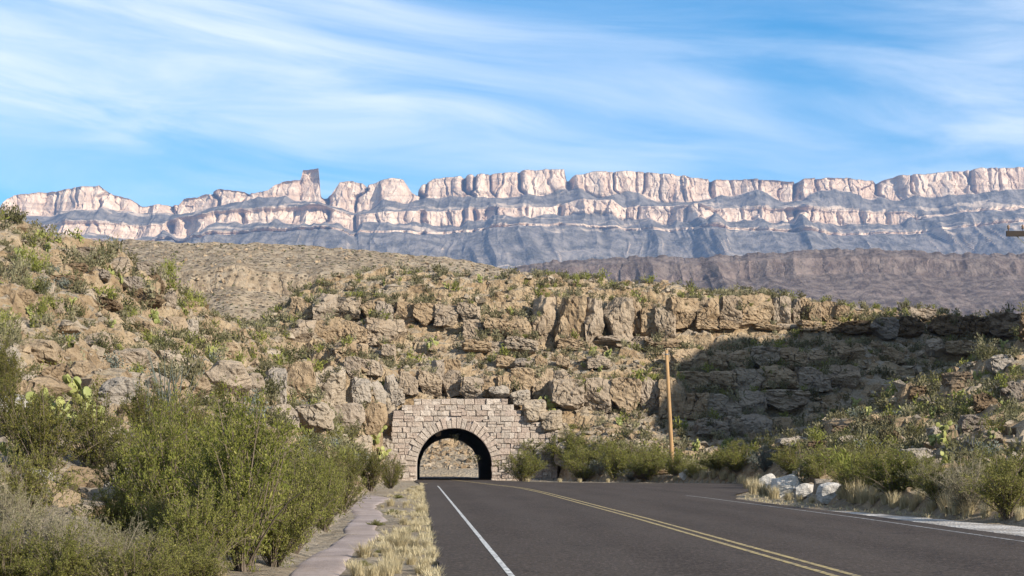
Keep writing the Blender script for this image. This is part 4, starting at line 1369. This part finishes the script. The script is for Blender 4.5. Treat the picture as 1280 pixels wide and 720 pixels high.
# denser on the tops above the cap rock
top_ = (P[:, 2] > 15.5) & (P[:, 0] > -22)
keep = np.random.default_rng(5).random(len(P)) < np.where(top_, 0.85, 0.55)
P = P[keep]
rr = np.random.default_rng(31)
hs_ = rr.uniform(0.35, 1.0, len(P)) * np.where(P[:, 2] > 15.5, 0.9, 1.0) * np.where(rr.random(len(P)) < 0.12, 1.5, 1.0)
app = hs_ / P[:, 1]
order = np.argsort(-app)
print('hill shrubs in view', len(P))
for c_, i in enumerate(order[:295]):
    x, y, zz = P[i]
    kq = int(rr.integers(12))
    o = obj('desert_shrub', SH[kq], None, (x, y, zz - 0.05), (0, 0, rr.uniform(0, 6.28)), (hs_[i] * 0.75, hs_[i] * 0.75, hs_[i] * rr.uniform(0.75, 1.1)))
    if x > 13 and y < 128:
        tag(o, 'small shrub among the rocks of the slope above the gravel shoulder', 'shrub', 'shrubs on the slope above the gravel shoulder')
    elif zz > 15.2 and y > 140:
        tag(o, 'green shrub on the flat top above the cap rock cliff', 'shrub', 'shrubs on the cliff top')
    elif x < -11 and y < 140:
        tag(o, 'small shrub among the boulders on the slope above the creosote bushes', 'shrub', 'shrubs on the boulder slope')
    else:
        tag(o, 'small shrub on the ledges of the hill the tunnel runs through', 'shrub', 'shrubs on the tunnel hill')
rest = order[295:]
for mname, sel in (('leaf_hill', np.concatenate([rest[::3], rest[1::6]])), ('leaf_yellow', rest[4::6]), ('leaf_dry', rest[2::3])):
    vs, fs, ts = [], [], []
    o_ = 0
    var = [shrub_small(900 + q, None, 80, (0.14, 0.06)) for q in range(6)]
    for i in sel:
        v_, f_, t_ = var[int(rr.integers(6))]
        a = rr.uniform(0, 6.28)
        ca, sa = math.cos(a), math.sin(a)
        q_ = v_ * np.array([0.75, 0.75, 0.9]) * hs_[i]
        vs.append(np.stack([q_[:, 0] * ca - q_[:, 1] * sa, q_[:, 0] * sa + q_[:, 1] * ca, q_[:, 2]], -1) + P[i] - np.array([0, 0, 0.04]))
        fs.append(f_ + o_)
        o_ += len(v_)
        ts.append(np.clip(t_ * 0.6 + rr.uniform(0, 0.4), 0, 1))
    so = obj('shrubbery', mesh_np('shrubbery', np.concatenate(vs), np.concatenate(fs), M[mname], attr=np.concatenate(ts)))
    tag(so, {'leaf_hill': 'scattered small olive shrubs over all the hillsides', 'leaf_yellow': 'scattered small yellow green shrubs over all the hillsides',
             'leaf_dry': 'scattered small dry brown shrubs over all the hillsides'}[mname], 'shrubs', None, 'stuff')

# dry grass tufts
def tuft_data(seed, n, spread=0.45, blade=0.009):
    rr = np.random.default_rng(seed)
    az = rr.uniform(0, 6.28, n)
    b0 = np.stack([np.cos(az), np.sin(az), az * 0], -1) * (rr.random((n, 1)) * 0.22)
    ln = rr.uniform(0.45, 1.0, n)
    out = rr.uniform(0.15, 1.0, n) * spread
    a2 = az + rr.normal(0, 0.5, n)
    tip = b0 + np.stack([np.cos(a2) * out * ln, np.sin(a2) * out * ln, ln * (1 - 0.35 * out)], -1)
    mid = b0 * 0.6 + tip * 0.4 + np.array([0, 0, 0.12]) * ln[:, None]
    s_ = np.stack([-np.sin(a2), np.cos(a2), a2 * 0], -1) * blade
    v = np.stack([b0 - s_, b0 + s_, mid + s_ * 0.8, mid - s_ * 0.8, tip], 1).reshape(-1, 3)
    k = (np.arange(n) * 5)[:, None]
    return v, [np.array([[0, 1, 2, 3]]) + k, np.array([[3, 2, 4]]) + k], np.tile(np.clip(rr.normal(0.5, 0.25, n), 0, 1), 2)


TU = []
for q in range(5):
    v_, f_, t_ = tuft_data(950 + q, 260, 0.5 if q % 2 else 0.35)
    TU.append(mesh_np('grass_tuft', v_, f_, M['dry_grass'], attr=t_))


def put_tuft(px, py, hpx, label, group, wide=1.0):
    h = hit(px, py)
    hh = hpx / (F / h[1])
    o = obj('grass_tuft', TU[int(RNG.integers(5))], None, (h[0], h[1], h[2] - 0.02), (0, 0, RNG.uniform(0, 6.28)), (hh * wide, hh * wide, hh))
    return tag(o, label, 'grass tuft', group)


for px, py, hp in ((935, 612, 20), (943, 618, 26), (955, 621, 26), (928, 606, 16), (968, 624, 22), (985, 626, 16), (1000, 628, 14), (1015, 630, 12), (1052, 625, 20), (1062, 624, 34), (1070, 628, 38), (1080, 630, 28),
                   (1092, 631, 20), (1108, 632, 22), (1118, 635, 26), (1130, 637, 24), (1142, 638, 20), (1165, 640, 22), (1185, 642, 34), (1196, 643, 38), (1210, 645, 26), (1232, 647, 22), (1255, 650, 20), (1275, 652, 22),
                   (948, 606, 18), (975, 612, 20), (1095, 618, 18), (1030, 604, 18), (1045, 608, 16), (1240, 640, 30), (1150, 630, 24)):
    put_tuft(px, py, hp, 'straw coloured grass tuft in the strip between road and leafy bushes by the boulders', 'dry tufts by the boulders', 1.25)
for px, py, hp in ((880, 600, 14), (892, 599, 16), (905, 600, 15), (915, 602, 14), (870, 600, 10), (820, 602, 8), (845, 602, 8), (760, 603, 7), (700, 603, 7), (725, 603, 7), (660, 603, 7)):
    put_tuft(px, py, hp, 'low dry grass tuft at the far asphalt edge near the wooden pole', 'dry tufts near the pole', 1.5)
rr = np.random.default_rng(77)
for i in range(90):
    py = 606 + 112 * rr.random() ** 1.3
    y = EYE * F / (py - HY)
    a, b = max(np.interp(y, yp, pr) + 0.05, left_edge(y) - 1.6), left_edge(y) - 0.02
    x = a + (b - a) * (rr.random() ** 0.6)
    hh = 0.06 + 0.24 * rr.random() ** 2
    o = obj('grass_tuft', TU[i % 5], None, (x, y, float(ground_z(x, y)) - 0.01), (0, 0, rr.uniform(0, 6.28)), (hh * 1.6, hh * 1.6, hh))
    tag(o, 'short dry grass tuft on the verge between dirt path and road', 'grass tuft', 'dry tufts on the verge')
for px, py, hp in ((150, 722, 30), (175, 728, 36), (200, 726, 34), (222, 730, 46), (240, 732, 56), (258, 730, 40), (130, 730, 26), (275, 734, 44)):
    put_tuft(px, py, hp, 'tall straw grass tuft at the foot of the twiggy bushes', 'straw tufts below the bushes', 0.8)
for a in ((492, 643, 26, 8), (470, 657, 22, 9), (508, 666, 18, 8), (498, 623, 18, 6), (478, 692, 20, 9), (455, 708, 22, 11), (524, 642, 14, 6)):
    put_bush(*a, 'green', 'low green weed on the dry verge between path and road', 'weed', 'weeds on the verge', 'weed_plant')
# short turf of the verge: far too many blades to count
n_ = 5200
ty_ = 15 + 95 * rr.random(n_) ** 1.7
xa, xb = np.maximum(np.interp(ty_, yp, pr), left_edge(ty_) - 1.6), left_edge(ty_)
tx_ = xa + (xb - xa) * rr.random(n_) ** 0.7
ex_y = 22 + 85 * rr.random(1500)
ex_x = right_edge(ex_y) + 0.3 + 3.0 * rr.random(1500) ** 1.3 + np.interp(ex_y, ysd, wd, right=0.0)
clump = vnoise(tx_ / 0.5, ty_ / 1.1, 88) + 0.35 * sstep(0.5, 1.0, (tx_ - xa) / (xb - xa)) > 0.78
tx_, ty_ = np.concatenate([tx_[clump], ex_x]), np.concatenate([ty_[clump], ex_y])
tv, tf, tt_ = tuft_data(990, 9, 0.7, 0.03)
sz_ = rr.uniform(0.06, 0.16, len(tx_))
a_ = rr.uniform(0, 6.28, len(tx_))
q_ = tv[None] * sz_[:, None, None] * np.array([1.5, 1.5, 1.0])
vx = q_[..., 0] * np.cos(a_)[:, None] - q_[..., 1] * np.sin(a_)[:, None] + tx_[:, None]
vy = q_[..., 0] * np.sin(a_)[:, None] + q_[..., 1] * np.cos(a_)[:, None] + ty_[:, None]
vz = q_[..., 2] + ground_z(tx_, ty_)[:, None]
k_ = (np.arange(len(tx_)) * len(tv))[:, None, None]
go = obj('grass', mesh_np('grass', np.stack([vx, vy, vz], -1).reshape(-1, 3), [(tf[0][None] + k_).reshape(-1, 4), (tf[1][None] + k_).reshape(-1, 3)], M['dry_grass'],
                          attr=np.clip(rr.normal(0.5, 0.25, len(tx_) * len(tf[0]) * 2), 0, 1)))
tag(go, 'short dry grass along the edges of the road', 'grass', None, 'stuff')

# ------------------------------------------------------------------ loose boulders by the road
M['rock_pale'] = rock_material('pale grey limestone', (0.52, 0.485, 0.43), (0.42, 0.38, 0.33), (0.20, 0.17, 0.14), 2.0, 0.3)
PALE = [rock_mesh('boulder', 620 + q, 12, 0.35, 9, M['rock_pale'], 0.08, 0.2) for q in range(3)]
WH = [rock_mesh('boulder', 600 + q, 9, 0.4, 11, M['rock_white'], 0.06) for q in range(4)]


def boulder(px, py, wpx, hpx, me, label, mat=None, deep=0.8, group=None):
    h = hit(px, py)
    sc = F / h[1]
    w_, hh = wpx / sc * 0.92, hpx / sc * 0.95
    o = obj('boulder', me, None, (h[0], h[1] + w_ * deep * 0.4, h[2] + hh * 0.36), (RNG.uniform(-0.1, 0.1), RNG.uniform(-0.1, 0.1), RNG.uniform(-0.4, 0.4)), (w_, w_ * deep, hh * 1.15))
    return tag(o, label, 'boulder', group)


boulder(1038, 627, 36, 25, WH[0], 'rounded white boulder at the road edge beside the tall straw tuft')
boulder(985, 619, 42, 32, WH[1], 'largest white boulder, jagged, between the sage bush and the road')
boulder(962, 612, 26, 22, WH[2], 'small white boulder leaning against the jagged white boulder, beside the sage bush')
boulder(1008, 623, 36, 20, WH[3], 'low grey white boulder between the jagged boulder and the rounded one')
boulder(856, 600, 13, 14, WH[1], 'small white stone standing on the verge below the wooden pole')
boulder(816, 597, 50, 12, BROWN[1], 'long dark flat slab lying under the bushes beside the wooden pole')
for a in ((14, 530, 50, 36), (22, 512, 30, 20)):
    boulder(*a, PALE[0], 'pale boulder half hidden by prickly pears and creosote', group='pale boulders among the prickly pears')
for a in ((165, 600, 40, 30), (182, 580, 36, 24), (148, 618, 40, 24), (175, 625, 30, 22), (45, 605, 40, 20)):
    boulder(*a, PALE[int(RNG.integers(3))], 'broken pale limestone chunk in the gap between creosote and feathery bushes', group='pale chunks between the bushes')

# ------------------------------------------------------------------ poles
def turned(prof, seg=14):
    """solid of revolution from (radius, height) pairs"""
    v, f = [], []
    for r_, z_ in prof:
        v += [(r_ * math.cos(i / seg * 2 * math.pi), r_ * math.sin(i / seg * 2 * math.pi), z_) for i in range(seg)]
    for j in range(len(prof) - 1):
        for i in range(seg):
            f.append((j * seg + i, j * seg + (i + 1) % seg, (j + 1) * seg + (i + 1) % seg, (j + 1) * seg + i))
    return np.array(v), np.array(f)


h = hit(841, 572)
pb = np.array([(841 - CX) / F * 128.0, 128.0, 0.0])
pb[2] = float(ground_z(pb[0], pb[1]))
ptop = EYE + (HY - 436) / F * 128.0
hh = ptop - pb[2]
lean = -(8.0 / (F / 128.0)) / hh
pole = empty('utility_pole', tuple(pb - np.array([0, 0, 0.1])))
pole.rotation_euler = (0, math.atan(lean), 0)
v_, f_ = turned([(0.0, -0.5), (0.155, -0.5), (0.15, 1.0), (0.135, hh * 0.6), (0.12, hh), (0.0, hh + 0.03)])
obj('shaft', mesh_np('shaft', v_, f_, M['pole'], True), pole)
v_, f_ = turned([(0.12, hh - 0.35), (0.132, hh - 0.35), (0.132, hh - 0.25), (0.12, hh - 0.25)])
obj('steel_band', mesh_np('steel_band', v_, f_, M['steel'], True), pole)
v_, f_ = turned([(0.0, hh), (0.028, hh), (0.02, hh + 1.4), (0.0, hh + 1.45)], 8)
obj('top_rod', mesh_np('top_rod', v_, f_, M['timber'], True), pole)
tag(pole, 'slightly leaning orange brown wooden utility pole on the verge before the shaded hollow', 'utility pole')

# a second pole stands on the eastern slope; only the end of its crossarm reaches into the picture
D2 = 80.0
zarm = EYE + (HY - 293) / F * D2
tipx = (1256 - CX) / F * D2
p2 = np.array([tipx + 1.25, D2, 0.0])
p2[2] = float(ground_z(p2[0], p2[1]))
pole2 = empty('power_pole', tuple(p2))
hh2 = zarm - p2[2] + 0.5
v_, f_ = turned([(0.0, -0.8), (0.19, -0.8), (0.17, hh2 * 0.5), (0.13, hh2), (0.0, hh2 + 0.04)])
obj('shaft', mesh_np('shaft', v_, f_, M['timber'], True), pole2)


def box(x0, x1, y0, y1, z0, z1, bev=0.02):
    v = [(x, y, z_) for z_ in (z0, z1) for y in (y0, y1) for x in (x0, x1)]
    return np.array(v), np.array([(0, 2, 3, 1), (4, 5, 7, 6), (0, 1, 5, 4), (2, 6, 7, 3), (0, 4, 6, 2), (1, 3, 7, 5)])


za = hh2 - 0.5
v_, f_ = box(-1.25, 1.25, -0.30, -0.18, za - 0.12, za + 0.12)
arm = obj('crossarm', mesh_np('crossarm', v_, f_, M['timber']), pole2)
for xx in (-1.15, -0.5, 0.5, 1.15):
    v_, f_ = turned([(0.0, 0), (0.02, 0), (0.02, 0.1), (0.07, 0.11), (0.05, 0.16), (0.075, 0.2), (0.05, 0.27), (0.0, 0.3)], 10)
    obj('insulator', mesh_np('insulator', v_, f_, M['porcelain'], True), arm, (xx, -0.24, za + 0.12))
for sgn in (-1, 1):
    a, b = np.array([[sgn * 0.75, -0.2, za - 0.12]]), np.array([[0.0, -0.2, za - 0.85]])
    v_, f_ = tubes(a, (a + b) / 2, b, np.array([0.03]), np.array([0.03]), 1)
    obj('brace', mesh_np('brace', v_, f_, M['steel']), pole2)
tag(pole2, 'dark power pole crossarm with an insulator, standing above the eastern slope', 'utility pole')

# ------------------------------------------------------------------ haze over the whole valley
v_, f_ = box(-5200, 5200, -1500, 9800, -8.0, 1720.0)
m = bpy.data.materials.new('desert haze')
m.use_nodes = True
n = NT(m.node_tree)
n.n.clear()
vol = n.add('ShaderNodeVolumePrincipled', Color=(0.34, 0.56, 1.0), Density=3.3e-5, Anisotropy=0.1)
out = n.add('ShaderNodeOutputMaterial')
n.l.new(vol.outputs[0], out.inputs['Volume'])
hz = obj('haze', mesh_np('haze', v_, f_, m))
tag(hz, 'thin blue desert haze over the whole valley', 'haze', None, 'stuff')
